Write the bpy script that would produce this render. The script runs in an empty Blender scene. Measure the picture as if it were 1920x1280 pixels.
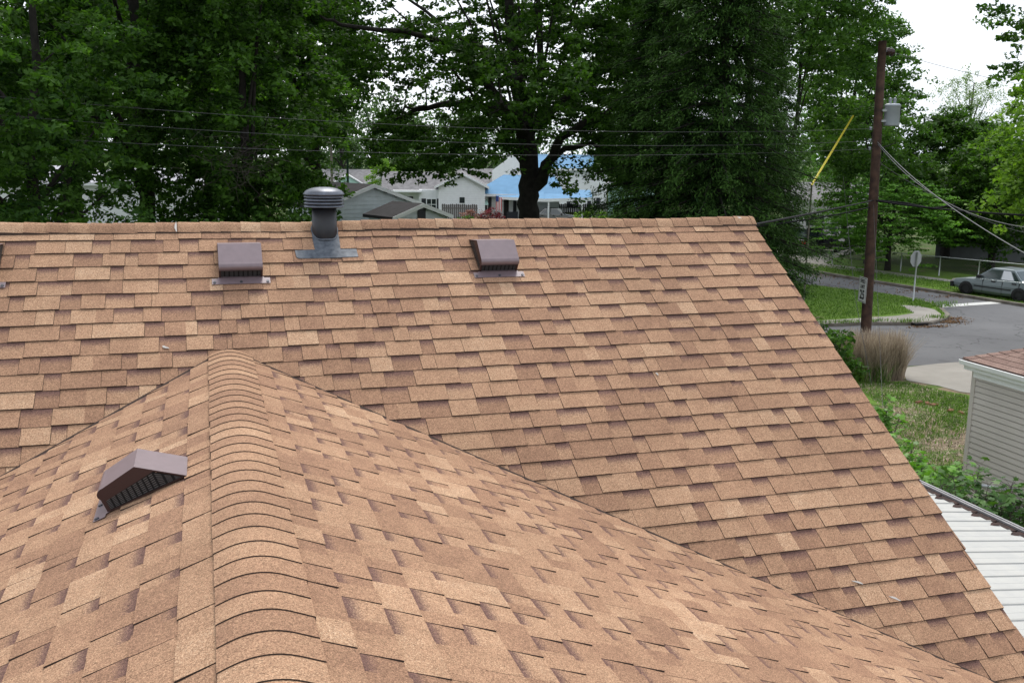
import bpy, bmesh, math, random
import numpy as np
from mathutils import Vector, Matrix

scene = bpy.context.scene
COL = scene.collection
R = math.radians
rnd = random.Random(7)
rng = np.random.default_rng(11)

# ------------------------------------------------------------------ camera
CAM = np.array([-1.33244, -7.66851, 6.2])
YAW, PIT, ROL, FPX = 0.30454, 0.19229, 0.01162, 1826.09
_cy, _sy = math.cos(YAW), math.sin(YAW)
FW = np.array([_sy*math.cos(PIT), _cy*math.cos(PIT), -math.sin(PIT)])
_rt = np.array([_cy, -_sy, 0.0]); _up = np.cross(_rt, FW)
RT = _rt*math.cos(ROL)+_up*math.sin(ROL)
UP = -_rt*math.sin(ROL)+_up*math.cos(ROL)
cd = bpy.data.cameras.new('camera'); cam = bpy.data.objects.new('camera', cd); COL.objects.link(cam)
cd.sensor_width = 36.0; cd.lens = 36.0*FPX/1920.0; cd.clip_start = 0.05; cd.clip_end = 2000
m = Matrix.Identity(4)
for i in range(3):
    m[i][0] = RT[i]; m[i][1] = UP[i]; m[i][2] = -FW[i]; m[i][3] = CAM[i]
cam.matrix_world = m
scene.camera = cam

# ------------------------------------------------------------------ sky, sun, exposure
SUN_EL, SUN_AZ = R(58), R(20)          # azimuth clockwise from +Y
w = bpy.data.worlds.new('World'); scene.world = w; w.use_nodes = True
nt = w.node_tree; nt.nodes.clear()
out = nt.nodes.new('ShaderNodeOutputWorld'); bg = nt.nodes.new('ShaderNodeBackground')
sky = nt.nodes.new('ShaderNodeTexSky'); sky.sky_type = 'NISHITA'; sky.sun_disc = False
sky.sun_elevation = SUN_EL; sky.sun_rotation = SUN_AZ; sky.dust_density = 3.0
mx = nt.nodes.new('ShaderNodeMix'); mx.data_type = 'RGBA'; mx.inputs[0].default_value = 0.86
tc = nt.nodes.new('ShaderNodeTexCoord'); nz = nt.nodes.new('ShaderNodeTexNoise')
nz.inputs['Scale'].default_value = 1.6; nz.inputs['Detail'].default_value = 4
cr = nt.nodes.new('ShaderNodeValToRGB')
cr.color_ramp.elements[0].position = 0.3; cr.color_ramp.elements[0].color = (0.47, 0.545, 0.64, 1)
cr.color_ramp.elements[1].position = 0.7; cr.color_ramp.elements[1].color = (1.0, 1.0, 1.02, 1)
sc = nt.nodes.new('ShaderNodeVectorMath'); sc.operation = 'SCALE'; sc.inputs['Scale'].default_value = 11.5
nt.links.new(tc.outputs['Generated'], nz.inputs['Vector']); nt.links.new(nz.outputs['Fac'], cr.inputs['Fac'])
nt.links.new(cr.outputs['Color'], sc.inputs[0])
nt.links.new(sky.outputs['Color'], mx.inputs['A']); nt.links.new(sc.outputs['Vector'], mx.inputs['B'])
nt.links.new(mx.outputs['Result'], bg.inputs['Color']); bg.inputs['Strength'].default_value = 0.115
nt.links.new(bg.outputs['Background'], out.inputs['Surface'])
sd = bpy.data.lights.new('sun', 'SUN'); sd.energy = 2.4; sd.angle = R(22); sd.color = (1.0, 0.95, 0.88)
sun = bpy.data.objects.new('sun', sd); COL.objects.link(sun)
sv = Vector((math.sin(SUN_AZ)*math.cos(SUN_EL), math.cos(SUN_AZ)*math.cos(SUN_EL), math.sin(SUN_EL)))
sun.rotation_euler = sv.to_track_quat('Z', 'Y').to_euler()
scene.view_settings.view_transform = 'Standard'; scene.view_settings.look = 'None'
scene.view_settings.exposure = 0.45; scene.view_settings.gamma = 1.0
scene.view_settings.use_curve_mapping = False
scene.render.engine = 'CYCLES'
scene.cycles.max_bounces = 6; scene.cycles.transparent_max_bounces = 8

# ------------------------------------------------------------------ placing helpers
def ray(px, py):
    return (px-960)/FPX*RT-(py-640)/FPX*UP+FW
def gz(px, py, z=0.0):
    d = ray(px, py); t = (z-CAM[2])/d[2]; return CAM+t*d
def atd(px, py, dist):
    d = ray(px, py); return CAM+d*(dist/math.hypot(d[0], d[1]))
def loc(px, dist):
    p = atd(px, 285, dist); return float(p[0]), float(p[1])

# ------------------------------------------------------------------ object helpers
def tag(o, label=None, cat=None, group=None, kind=None):
    if label: o['label'] = label
    if cat: o['category'] = cat
    if group: o['group'] = group
    if kind: o['kind'] = kind
    return o
def thing(name, label, cat, at=(0, 0, 0), rz=0.0, group=None):
    o = bpy.data.objects.new(name, None); COL.objects.link(o); o.empty_display_size = 0.3
    o.location = at; o.rotation_euler = (0, 0, rz)
    return tag(o, label, cat, group)
class MB:
    def __init__(s): s.v = []; s.f = []; s.mi = []; s.sm = []
    def add(s, vs, fs, mi=0, sm=False):
        b = len(s.v); s.v += [tuple(map(float, p)) for p in vs]
        for f in fs: s.f.append([b+i for i in f]); s.mi.append(mi); s.sm.append(sm)
        return s
    def quad(s, a, b, c, d, mi=0): return s.add([a, b, c, d], [(0, 1, 2, 3)], mi)
    def box(s, x0, x1, y0, y1, z0, z1, mi=0, M=None):
        vs = [(x, y, z) for z in (z0, z1) for y in (y0, y1) for x in (x0, x1)]
        if M is not None: vs = [tuple(M @ Vector(p)) for p in vs]
        return s.add(vs, [(0, 2, 3, 1), (4, 5, 7, 6), (0, 1, 5, 4), (2, 6, 7, 3), (0, 4, 6, 2), (1, 3, 7, 5)], mi)
    def prism(s, poly, axis, a0, a1, mi=0):
        """poly: 2-D outline; axis 0: (y,z) along x, 1: (x,z) along y, 2: (x,y) along z"""
        n = len(poly)
        def P(p, a):
            return (a, p[0], p[1]) if axis == 0 else ((p[0], a, p[1]) if axis == 1 else (p[0], p[1], a))
        vs = [P(p, a0) for p in poly]+[P(p, a1) for p in poly]
        fs = [tuple(range(n))[::-1], tuple(range(n, 2*n))]+[(i, (i+1) % n, n+(i+1) % n, n+i) for i in range(n)]
        return s.add(vs, fs, mi)
    def tube(s, pts, rad, n=8, mi=0, cap=True, sm=True):
        pts = [np.array(p, float) for p in pts]
        if not hasattr(rad, '__len__'): rad = [rad]*len(pts)
        vs = []
        for i, p in enumerate(pts):
            d = pts[min(i+1, len(pts)-1)]-pts[max(i-1, 0)]
            d = d/(np.linalg.norm(d)+1e-9)
            a = np.array([0, 0, 1.0]) if abs(d[2]) < 0.9 else np.array([1.0, 0, 0])
            u = np.cross(d, a); u /= np.linalg.norm(u); v = np.cross(d, u)
            for k in range(n):
                t = 2*math.pi*k/n; vs.append(p+rad[i]*(math.cos(t)*u+math.sin(t)*v))
        fs = [(i*n+k, i*n+(k+1) % n, (i+1)*n+(k+1) % n, (i+1)*n+k) for i in range(len(pts)-1) for k in range(n)]
        s.add(vs, fs, mi, sm)
        if cap:
            b = len(s.v)-len(vs)
            s.f.append([b+k for k in range(n)]); s.mi.append(mi); s.sm.append(False)
            s.f.append([b+(len(pts)-1)*n+k for k in range(n)][::-1]); s.mi.append(mi); s.sm.append(False)
        return s
    def lathe(s, prof, at=(0, 0, 0), n=28, mi=0, axis=2):
        vs = []
        for r, z in prof:
            for k in range(n):
                t = 2*math.pi*k/n; a, b = r*math.cos(t), r*math.sin(t)
                p = (a, b, z) if axis == 2 else ((z, a, b) if axis == 0 else (a, z, b))
                vs.append((p[0]+at[0], p[1]+at[1], p[2]+at[2]))
        fs = [(i*n+k, i*n+(k+1) % n, (i+1)*n+(k+1) % n, (i+1)*n+k) for i in range(len(prof)-1) for k in range(n)]
        s.add(vs, fs, mi, True)
        return s
    def build(s, name, mats, parent=None, org=None, smooth=None):
        """vertices are in world space (or the parent's own space when org is 'local')"""
        me = bpy.data.meshes.new(name)
        v = np.array(s.v, float)
        base = np.zeros(3)
        if parent is not None and org is None and not parent.get('_loc'):
            base = np.array(parent.matrix_world.translation) if parent.parent else np.array(parent.location)
        if parent is not None and parent.type == 'MESH' and org is None: base = np.array(world_base(parent))
        if parent is None and org is not None and not isinstance(org, str): base = np.array(org, float)
        me.from_pydata([tuple(p) for p in (v-base)], [], s.f)
        for mm in (mats if isinstance(mats, (list, tuple)) else [mats]): me.materials.append(mm)
        me.polygons.foreach_set('material_index', s.mi)
        me.polygons.foreach_set('use_smooth', s.sm if smooth is None else [smooth]*len(s.f))
        me.update()
        o = bpy.data.objects.new(name, me); COL.objects.link(o)
        if parent is not None: o.parent = parent
        elif org is not None and not isinstance(org, str): o.location = base
        return o
def world_base(o):
    b = np.zeros(3)
    while o is not None:
        b += np.array(o.location); o = o.parent
    return b
def build_np(name, verts, faces, mat, parent=None, attrs=None, kind=None):
    """verts (n,3) world, faces (m,4)"""
    me = bpy.data.meshes.new(name)
    base = world_base(parent) if parent is not None else np.zeros(3)
    verts = np.ascontiguousarray(verts-base, dtype=np.float32); k = faces.shape[1]
    me.vertices.add(len(verts)); me.vertices.foreach_set('co', verts.ravel())
    me.loops.add(faces.size); me.loops.foreach_set('vertex_index', faces.ravel().astype(np.int32))
    me.polygons.add(len(faces)); me.polygons.foreach_set('loop_start', (np.arange(len(faces))*k).astype(np.int32))
    me.polygons.foreach_set('loop_total', np.full(len(faces), k, np.int32))
    me.update(calc_edges=True)
    if attrs:
        for nm, arr in attrs.items():
            a = me.attributes.new(nm, 'FLOAT', 'POINT'); a.data.foreach_set('value', arr.astype(np.float32))
    me.materials.append(mat)
    o = bpy.data.objects.new(name, me); COL.objects.link(o)
    if parent is not None: o.parent = parent
    if kind: o['kind'] = kind
    return o

# ------------------------------------------------------------------ materials
def mat(name, base=(0.5, 0.5, 0.5), rough=0.7, metal=0.0, spec=0.4, var=0.0, vscale=3.0, bump=0.0, bscale=40.0, col2=None, coord='Object', detail=4):
    mt = bpy.data.materials.new(name); mt.use_nodes = True; n = mt.node_tree; b = n.nodes['Principled BSDF']
    b.inputs['Roughness'].default_value = rough; b.inputs['Metallic'].default_value = metal
    b.inputs['Specular IOR Level'].default_value = spec
    b.inputs['Base Color'].default_value = (*base, 1)
    t = n.nodes.new('ShaderNodeTexCoord')
    if var > 0 or col2:
        nz = n.nodes.new('ShaderNodeTexNoise'); nz.inputs['Scale'].default_value = vscale; nz.inputs['Detail'].default_value = detail
        n.links.new(t.outputs[coord], nz.inputs['Vector'])
        r = n.nodes.new('ShaderNodeValToRGB')
        c2 = col2 if col2 else tuple(c*(1-var) for c in base)
        c1 = base if col2 else tuple(min(1, c*(1+var*0.6)) for c in base)
        r.color_ramp.elements[0].position = 0.32; r.color_ramp.elements[0].color = (*c2, 1)
        r.color_ramp.elements[1].position = 0.68; r.color_ramp.elements[1].color = (*c1, 1)
        n.links.new(nz.outputs['Fac'], r.inputs['Fac']); n.links.new(r.outputs['Color'], b.inputs['Base Color'])
    if bump > 0:
        nb = n.nodes.new('ShaderNodeTexNoise'); nb.inputs['Scale'].default_value = bscale; nb.inputs['Detail'].default_value = 3
        n.links.new(t.outputs[coord], nb.inputs['Vector'])
        bp = n.nodes.new('ShaderNodeBump'); bp.inputs['Strength'].default_value = bump; bp.inputs['Distance'].default_value = 0.01
        n.links.new(nb.outputs['Fac'], bp.inputs['Height']); n.links.new(bp.outputs['Normal'], b.inputs['Normal'])
    return mt

def shingle_mat(name='shingle_granules', tones=None, edge=False):
    mt = bpy.data.materials.new(name); mt.use_nodes = True; n = mt.node_tree; L = n.links; b = n.nodes['Principled BSDF']
    b.inputs['Roughness'].default_value = 0.95; b.inputs['Specular IOR Level'].default_value = 0.15
    geo = n.nodes.new('ShaderNodeNewGeometry')
    at = n.nodes.new('ShaderNodeAttribute'); at.attribute_name = 'tone'
    av = n.nodes.new('ShaderNodeAttribute'); av.attribute_name = 'vv'
    ab = n.nodes.new('ShaderNodeAttribute'); ab.attribute_name = 'band'
    # granule speckle: coarse + fine
    n1 = n.nodes.new('ShaderNodeTexNoise'); n1.inputs['Scale'].default_value = 210; n1.inputs['Detail'].default_value = 3; n1.inputs['Roughness'].default_value = 0.9
    n2 = n.nodes.new('ShaderNodeTexNoise'); n2.inputs['Scale'].default_value = 9; n2.inputs['Detail'].default_value = 5
    n3 = n.nodes.new('ShaderNodeTexNoise'); n3.inputs['Scale'].default_value = 1.1; n3.inputs['Detail'].default_value = 3
    for q in (n1, n2, n3): L.new(geo.outputs['Position'], q.inputs['Vector'])
    def math_(op, a, bb, clamp=False):
        q = n.nodes.new('ShaderNodeMath'); q.operation = op; q.use_clamp = clamp
        for i, vv in enumerate((a, bb)):
            if vv is None: continue
            if isinstance(vv, (int, float)): q.inputs[i].default_value = vv
            else: L.new(vv, q.inputs[i])
        return q.outputs[0]
    t = math_('ADD', at.outputs['Fac'], math_('MULTIPLY', math_('SUBTRACT', n2.outputs['Fac'], 0.5), 0.30))
    t = math_('ADD', t, math_('MULTIPLY', math_('SUBTRACT', n1.outputs['Fac'], 0.5), 1.9), True)
    rmp = n.nodes.new('ShaderNodeValToRGB'); L.new(t, rmp.inputs['Fac'])
    tones = tones or [(0.0, (0.120, 0.066, 0.047)), (0.30, (0.236, 0.134, 0.086)), (0.55, (0.312, 0.187, 0.116)), (0.8, (0.388, 0.248, 0.155)), (1.0, (0.60, 0.46, 0.33))]
    el = rmp.color_ramp.elements
    el[0].position = tones[0][0]; el[0].color = (*tones[0][1], 1)
    el[1].position = tones[-1][0]; el[1].color = (*tones[-1][1], 1)
    for p, c in tones[1:-1]:
        e = el.new(p); e.color = (*c, 1)
    # dark band of granules printed across the head of the lower plies
    wd_ = math_('ADD', math_('MULTIPLY', ab.outputs['Fac'], 0.50), 0.001)
    bandf = math_('SUBTRACT', 1.0, math_('DIVIDE', math_('ADD', av.outputs['Fac'], math_('MULTIPLY', math_('SUBTRACT', n1.outputs['Fac'], 0.5), 1.1)), wd_), True)
    bandf = math_('MULTIPLY', bandf, math_('GREATER_THAN', ab.outputs['Fac'], 0.05))
    bandf = math_('MULTIPLY', bandf, 1.6, True)
    mxb = n.nodes.new('ShaderNodeMix'); mxb.data_type = 'RGBA'; L.new(bandf, mxb.inputs[0]); L.new(rmp.outputs['Color'], mxb.inputs['A'])
    mxb.inputs['B'].default_value = (0.125, 0.070, 0.058, 1)
    vc = None
    for sc_, amp in ((360, 0.85), (115, 0.26)):
        vo = n.nodes.new('ShaderNodeTexVoronoi'); vo.inputs['Scale'].default_value = sc_; L.new(geo.outputs['Position'], vo.inputs['Vector'])
        sx_ = n.nodes.new('ShaderNodeSeparateColor'); L.new(vo.outputs['Color'], sx_.inputs[0])
        q = math_('MULTIPLY', math_('SUBTRACT', sx_.outputs[0], 0.5), amp)
        vc = q if vc is None else math_('ADD', vc, q)
    vc = math_('ADD', vc, 1.0)
    # weathering
    m3 = n.nodes.new('ShaderNodeMapRange'); m3.inputs['From Min'].default_value = 0.3; m3.inputs['From Max'].default_value = 0.7
    m3.inputs['To Min'].default_value = 0.9; m3.inputs['To Max'].default_value = 1.07; L.new(n3.outputs['Fac'], m3.inputs['Value'])
    vm = n.nodes.new('ShaderNodeVectorMath'); vm.operation = 'SCALE'; L.new(mxb.outputs['Result'], vm.inputs[0]); L.new(math_('MULTIPLY', m3.outputs['Result'], vc), vm.inputs['Scale'])
    L.new(vm.outputs['Vector'], b.inputs['Base Color'])
    bp = n.nodes.new('ShaderNodeBump'); bp.inputs['Strength'].default_value = 0.5; bp.inputs['Distance'].default_value = 0.002
    L.new(n1.outputs['Fac'], bp.inputs['Height']); L.new(bp.outputs['Normal'], b.inputs['Normal'])
    return mt
SH = shingle_mat()
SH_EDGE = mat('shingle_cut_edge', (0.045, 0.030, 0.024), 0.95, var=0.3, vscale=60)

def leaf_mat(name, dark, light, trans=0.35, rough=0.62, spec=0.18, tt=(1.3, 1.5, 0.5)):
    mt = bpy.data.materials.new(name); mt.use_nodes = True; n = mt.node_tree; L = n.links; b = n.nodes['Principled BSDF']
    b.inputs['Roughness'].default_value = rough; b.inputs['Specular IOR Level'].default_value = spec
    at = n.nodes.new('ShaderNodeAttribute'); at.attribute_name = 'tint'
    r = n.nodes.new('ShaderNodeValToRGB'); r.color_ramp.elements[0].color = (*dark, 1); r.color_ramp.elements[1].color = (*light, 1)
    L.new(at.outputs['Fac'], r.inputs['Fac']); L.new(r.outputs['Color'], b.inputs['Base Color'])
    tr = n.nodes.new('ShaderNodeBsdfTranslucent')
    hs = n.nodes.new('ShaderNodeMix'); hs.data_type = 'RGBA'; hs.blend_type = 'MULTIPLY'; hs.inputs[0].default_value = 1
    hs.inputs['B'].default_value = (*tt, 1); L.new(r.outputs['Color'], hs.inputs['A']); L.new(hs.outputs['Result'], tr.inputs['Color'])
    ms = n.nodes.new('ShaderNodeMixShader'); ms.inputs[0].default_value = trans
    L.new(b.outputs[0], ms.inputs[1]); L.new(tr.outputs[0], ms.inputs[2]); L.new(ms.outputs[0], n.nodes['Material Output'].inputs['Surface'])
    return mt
BARK = mat('bark_dark', (0.020, 0.017, 0.014), 0.95, var=0.5, vscale=6, bump=0.8, bscale=12)
BARK2 = mat('bark_grey', (0.10, 0.085, 0.07), 0.95, var=0.5, vscale=6, bump=0.6, bscale=14)
LF_OAK = leaf_mat('oak_leaves', (0.010, 0.032, 0.005), (0.075, 0.165, 0.020), 0.42)
LF_MAPLE = leaf_mat('maple_leaves', (0.014, 0.046, 0.008), (0.100, 0.205, 0.034), 0.45)
LF_SPRUCE = leaf_mat('spruce_needles', (0.006, 0.022, 0.006), (0.060, 0.130, 0.022), 0.1, 0.75, 0.1)
LF_BROAD = leaf_mat('broad_leaves', (0.020, 0.060, 0.010), (0.10, 0.20, 0.035), 0.4)
LF_LIME = leaf_mat('yellow_green_leaves', (0.06, 0.14, 0.015), (0.23, 0.38, 0.05), 0.4)
LF_DOG = leaf_mat('dogwood_leaves', (0.035, 0.11, 0.012), (0.17, 0.36, 0.05), 0.3)
LF_PALE = leaf_mat('pale_leaves', (0.09, 0.15, 0.055), (0.24, 0.33, 0.14), 0.4)
LF_SAP = leaf_mat('sapling_leaves', (0.06, 0.16, 0.02), (0.22, 0.42, 0.08), 0.35, 0.4)
LF_SAPD = leaf_mat('dark_sapling_leaves', (0.025, 0.075, 0.015), (0.09, 0.18, 0.04), 0.3, 0.45)
LF_FAR = leaf_mat('far_leaves', (0.02, 0.05, 0.02), (0.085, 0.15, 0.05), 0.3)
LF_RED = leaf_mat('azalea_petals', (0.10, 0.03, 0.02), (0.55, 0.30, 0.22), 0.2, 0.6, 0.2, (1, 1, 1))
LF_CRIM = leaf_mat('crimson_leaves', (0.06, 0.008, 0.012), (0.28, 0.03, 0.04), 0.2, 0.6, 0.2, (1, 1, 1))
LF_STRAW = leaf_mat('straw_blades', (0.19, 0.15, 0.11), (0.66, 0.55, 0.42), 0.3, 0.7, 0.2, (1, 1, 1))
LF_DRY = leaf_mat('dry_leaf_bits', (0.07, 0.04, 0.02), (0.26, 0.16, 0.09), 0.1, 0.8, 0.1, (1, 1, 1))
LF_GRASS = leaf_mat('grass_blades', (0.035, 0.09, 0.012), (0.155, 0.265, 0.042), 0.3, 0.6, 0.2)
LF_TWIG = leaf_mat('dead_twigs', (0.03, 0.024, 0.02), (0.09, 0.07, 0.06), 0.0, 0.9, 0.1)

SIDING_W = mat('white_siding', (0.76, 0.77, 0.78), 0.5, var=0.05)
SIDING_G = mat('grey_siding', (0.56, 0.61, 0.64), 0.6, var=0.08)
SIDING_T = mat('taupe_vinyl', (0.48, 0.44, 0.40), 0.5, var=0.08, vscale=1.2, bump=0.08, bscale=60)
SIDING_B = mat('beige_siding', (0.50, 0.44, 0.36), 0.6, var=0.08)
MINT = mat('mint_siding', (0.42, 0.62, 0.55), 0.6, var=0.06)
TRIM = mat('white_trim', (0.78, 0.79, 0.80), 0.35, var=0.04)
ROOF_GREY = mat('grey_asphalt_roof', (0.17, 0.165, 0.17), 0.95, var=0.25, vscale=3, bump=0.2)
ROOF_BLACK = mat('black_asphalt_roof', (0.022, 0.020, 0.022), 0.95, var=0.3, vscale=3, bump=0.2)
ROOF_BLUE = mat('blue_metal_roof', (0.11, 0.235, 0.38), 0.8, 0.0, 0.15, var=0.08, vscale=1.5)
ROOF_BROWN = mat('brown_asphalt_roof', (0.20, 0.145, 0.12), 0.95, var=0.25, vscale=4, bump=0.2)
GLASS_D = mat('dark_window_glass', (0.02, 0.025, 0.03), 0.06, 0.0, 0.6)
SHUT = mat('black_shutter', (0.02, 0.022, 0.028), 0.6)
BROWN_V = mat('brown_painted_vent', (0.175, 0.130, 0.142), 0.36, 0.1, 0.6, var=0.08, vscale=20)
BROWN_D = mat('vent_grille_brown', (0.038, 0.015, 0.013), 0.5, 0.0, 0.4)
STEEL_MESH = mat('vent_slat_steel', (0.10, 0.10, 0.105), 0.4, 0.5, 0.5)
BLACKV = mat('vent_dark_inside', (0.008, 0.007, 0.007), 0.9)
PIPE_M = mat('black_painted_pipe', (0.012, 0.014, 0.020), 0.5, 0.0, 0.4, var=0.4, vscale=9, col2=(0.024, 0.024, 0.026))
CAP_M = mat('grey_cap_metal', (0.125, 0.14, 0.175), 0.42, 0.35, 0.5, var=0.3, vscale=14, col2=(0.07, 0.078, 0.095))
LEAD_M = mat('flashing_lead', (0.055, 0.065, 0.082), 0.6, 0.1, 0.35, var=0.3, vscale=26, col2=(0.12, 0.135, 0.155), bump=0.3, bscale=30)
NAIL_M = mat('nail_steel', (0.07, 0.075, 0.085), 0.5, 0.6)
PATIO_M = mat('patio_white_metal', (0.44, 0.435, 0.41), 0.5, 0.0, 0.3, var=0.07, vscale=6, col2=(0.40, 0.40, 0.385), bump=0.05, bscale=300)
RUST_M = mat('rusty_dark_edge', (0.045, 0.018, 0.012), 0.9, var=0.5, vscale=20, col2=(0.012, 0.008, 0.008))
GUTTER_M = mat('grey_gutter', (0.42, 0.41, 0.42), 0.4, 0.2, 0.5, var=0.15, vscale=8)
def asphalt_mat():
    mt = mat('asphalt', (0.138, 0.139, 0.145), 0.9, 0, 0.3, vscale=0.35, col2=(0.104, 0.105, 0.111), bump=0.4, bscale=60, detail=10)
    n = mt.node_tree; L = n.links; b = n.nodes['Principled BSDF']; src = b.inputs['Base Color'].links[0].from_socket
    t = n.nodes.new('ShaderNodeTexCoord')
    nz_ = n.nodes.new('ShaderNodeTexNoise'); nz_.inputs['Scale'].default_value = 1.2; nz_.inputs['Detail'].default_value = 6; L.new(t.outputs['Object'], nz_.inputs['Vector'])
    ad = n.nodes.new('ShaderNodeVectorMath'); ad.operation = 'MULTIPLY_ADD'; L.new(nz_.outputs['Color'], ad.inputs[0]); ad.inputs[1].default_value = (2.2, 2.2, 0); L.new(t.outputs['Object'], ad.inputs[2])
    vo = n.nodes.new('ShaderNodeTexVoronoi'); vo.feature = 'DISTANCE_TO_EDGE'; vo.inputs['Scale'].default_value = 0.22; L.new(ad.outputs[0], vo.inputs['Vector'])
    mr = n.nodes.new('ShaderNodeMapRange'); L.new(vo.outputs['Distance'], mr.inputs['Value']); mr.inputs['From Min'].default_value = 0.003; mr.inputs['From Max'].default_value = 0.009
    mr.inputs['To Min'].default_value = 0.55; mr.inputs['To Max'].default_value = 1.0
    st_ = n.nodes.new('ShaderNodeTexNoise'); st_.inputs['Scale'].default_value = 2.4; st_.inputs['Detail'].default_value = 3; L.new(t.outputs['Object'], st_.inputs['Vector'])
    m2 = n.nodes.new('ShaderNodeMapRange'); L.new(st_.outputs['Fac'], m2.inputs['Value']); m2.inputs['From Min'].default_value = 0.25; m2.inputs['From Max'].default_value = 0.42; m2.inputs['To Min'].default_value = 0.78
    mu = n.nodes.new('ShaderNodeMath'); mu.operation = 'MULTIPLY'; L.new(mr.outputs[0], mu.inputs[0]); L.new(m2.outputs[0], mu.inputs[1])
    vm = n.nodes.new('ShaderNodeVectorMath'); vm.operation = 'SCALE'; L.new(src, vm.inputs[0]); L.new(mu.outputs[0], vm.inputs['Scale']); L.new(vm.outputs[0], b.inputs['Base Color'])
    return mt
ASPHALT = asphalt_mat()
CONC = mat('concrete', (0.33, 0.31, 0.28), 0.9, 0, 0.3, vscale=0.8, col2=(0.24, 0.225, 0.20), bump=0.3, bscale=40, detail=8)
CURB_M = mat('kerb_concrete', (0.22, 0.20, 0.17), 0.9, vscale=2.5, col2=(0.12, 0.10, 0.08), detail=6)
PAINT_W = mat('road_paint', (0.62, 0.62, 0.60), 0.7, vscale=3, col2=(0.50, 0.50, 0.48))
LITTER = mat('leaf_litter', (0.20, 0.14, 0.085), 0.95, vscale=4, col2=(0.12, 0.085, 0.055), detail=8)
WOODPOLE = mat('creosote_pole', (0.085, 0.046, 0.032), 0.9, vscale=5, col2=(0.030, 0.017, 0.013), bump=0.5, bscale=20, detail=8)
GREYPOLE = mat('weathered_pole', (0.16, 0.14, 0.12), 0.9, var=0.3)
FENCE_WOOD = mat('weathered_fence', (0.15, 0.14, 0.135), 0.9, var=0.3, vscale=4)
FENCE_DARK = mat('dark_fence_wood', (0.025, 0.022, 0.022), 0.9, var=0.3)
GALV = mat('galvanised', (0.42, 0.44, 0.45), 0.45, 0.4, 0.5)
WIRE_L = mat('aluminium_wire', (0.13, 0.133, 0.137), 0.6, 0.2)
WIRE_G = mat('weathered_grey_wire', (0.11, 0.11, 0.115), 0.9, 0, 0.1)
WIRE_D = mat('black_cable', (0.012, 0.012, 0.014), 0.85, 0.0, 0.15)
TRANS_M = mat('transformer_grey', (0.30, 0.33, 0.36), 0.45, 0.1, 0.5, var=0.1)
PORC = mat('brown_porcelain', (0.03, 0.012, 0.012), 0.25)
YELLOW = mat('yellow_plastic', (0.75, 0.62, 0.06), 0.5)
SIGNW = mat('sign_white', (0.84, 0.85, 0.84), 0.45, var=0.03)
SIGNK = mat('sign_black', (0.012, 0.012, 0.014), 0.5)
SIGNBACK = mat('sign_bare_back', (0.27, 0.285, 0.285), 0.5, 0.3)
CARP = mat('silver_green_paint', (0.20, 0.235, 0.245), 0.3, 0.45, 0.6, var=0.06)
CARBLK = mat('black_car_paint', (0.006, 0.007, 0.012), 0.12, 0.1, 0.7)
CARGREY = mat('champagne_paint', (0.22, 0.22, 0.21), 0.25, 0.5, 0.6)
PLASTK = mat('black_plastic', (0.018, 0.018, 0.02), 0.6)
RUBBER = mat('tyre_rubber', (0.014, 0.014, 0.014), 0.85)
RIMD = mat('steel_rim_dark', (0.05, 0.05, 0.052), 0.5, 0.5)
RIMS = mat('alloy_rim', (0.45, 0.46, 0.47), 0.3, 0.7)
CARGLASS = mat('car_glass', (0.03, 0.045, 0.045), 0.05, 0.0, 0.9)
SKYPANE = mat('pale_sky_reflection', (0.72, 0.74, 0.77), 0.5)  # bright sky reflection on the window glass, painted as a pale colour
LAMPR = mat('red_lamp', (0.45, 0.02, 0.015), 0.25)
LAMPC = mat('clear_lamp', (0.55, 0.50, 0.45), 0.15)
DROP = mat('bird_dropping', (0.40, 0.38, 0.36), 0.8)
BRICK = mat('loose_brick', (0.24, 0.10, 0.065), 0.9, var=0.3)
FLAGR = mat('flag_red', (0.50, 0.06, 0.07), 0.8); FLAGW = mat('flag_white', (0.7, 0.7, 0.7), 0.8); FLAGB = mat('flag_blue', (0.03, 0.05, 0.2), 0.8)

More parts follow.
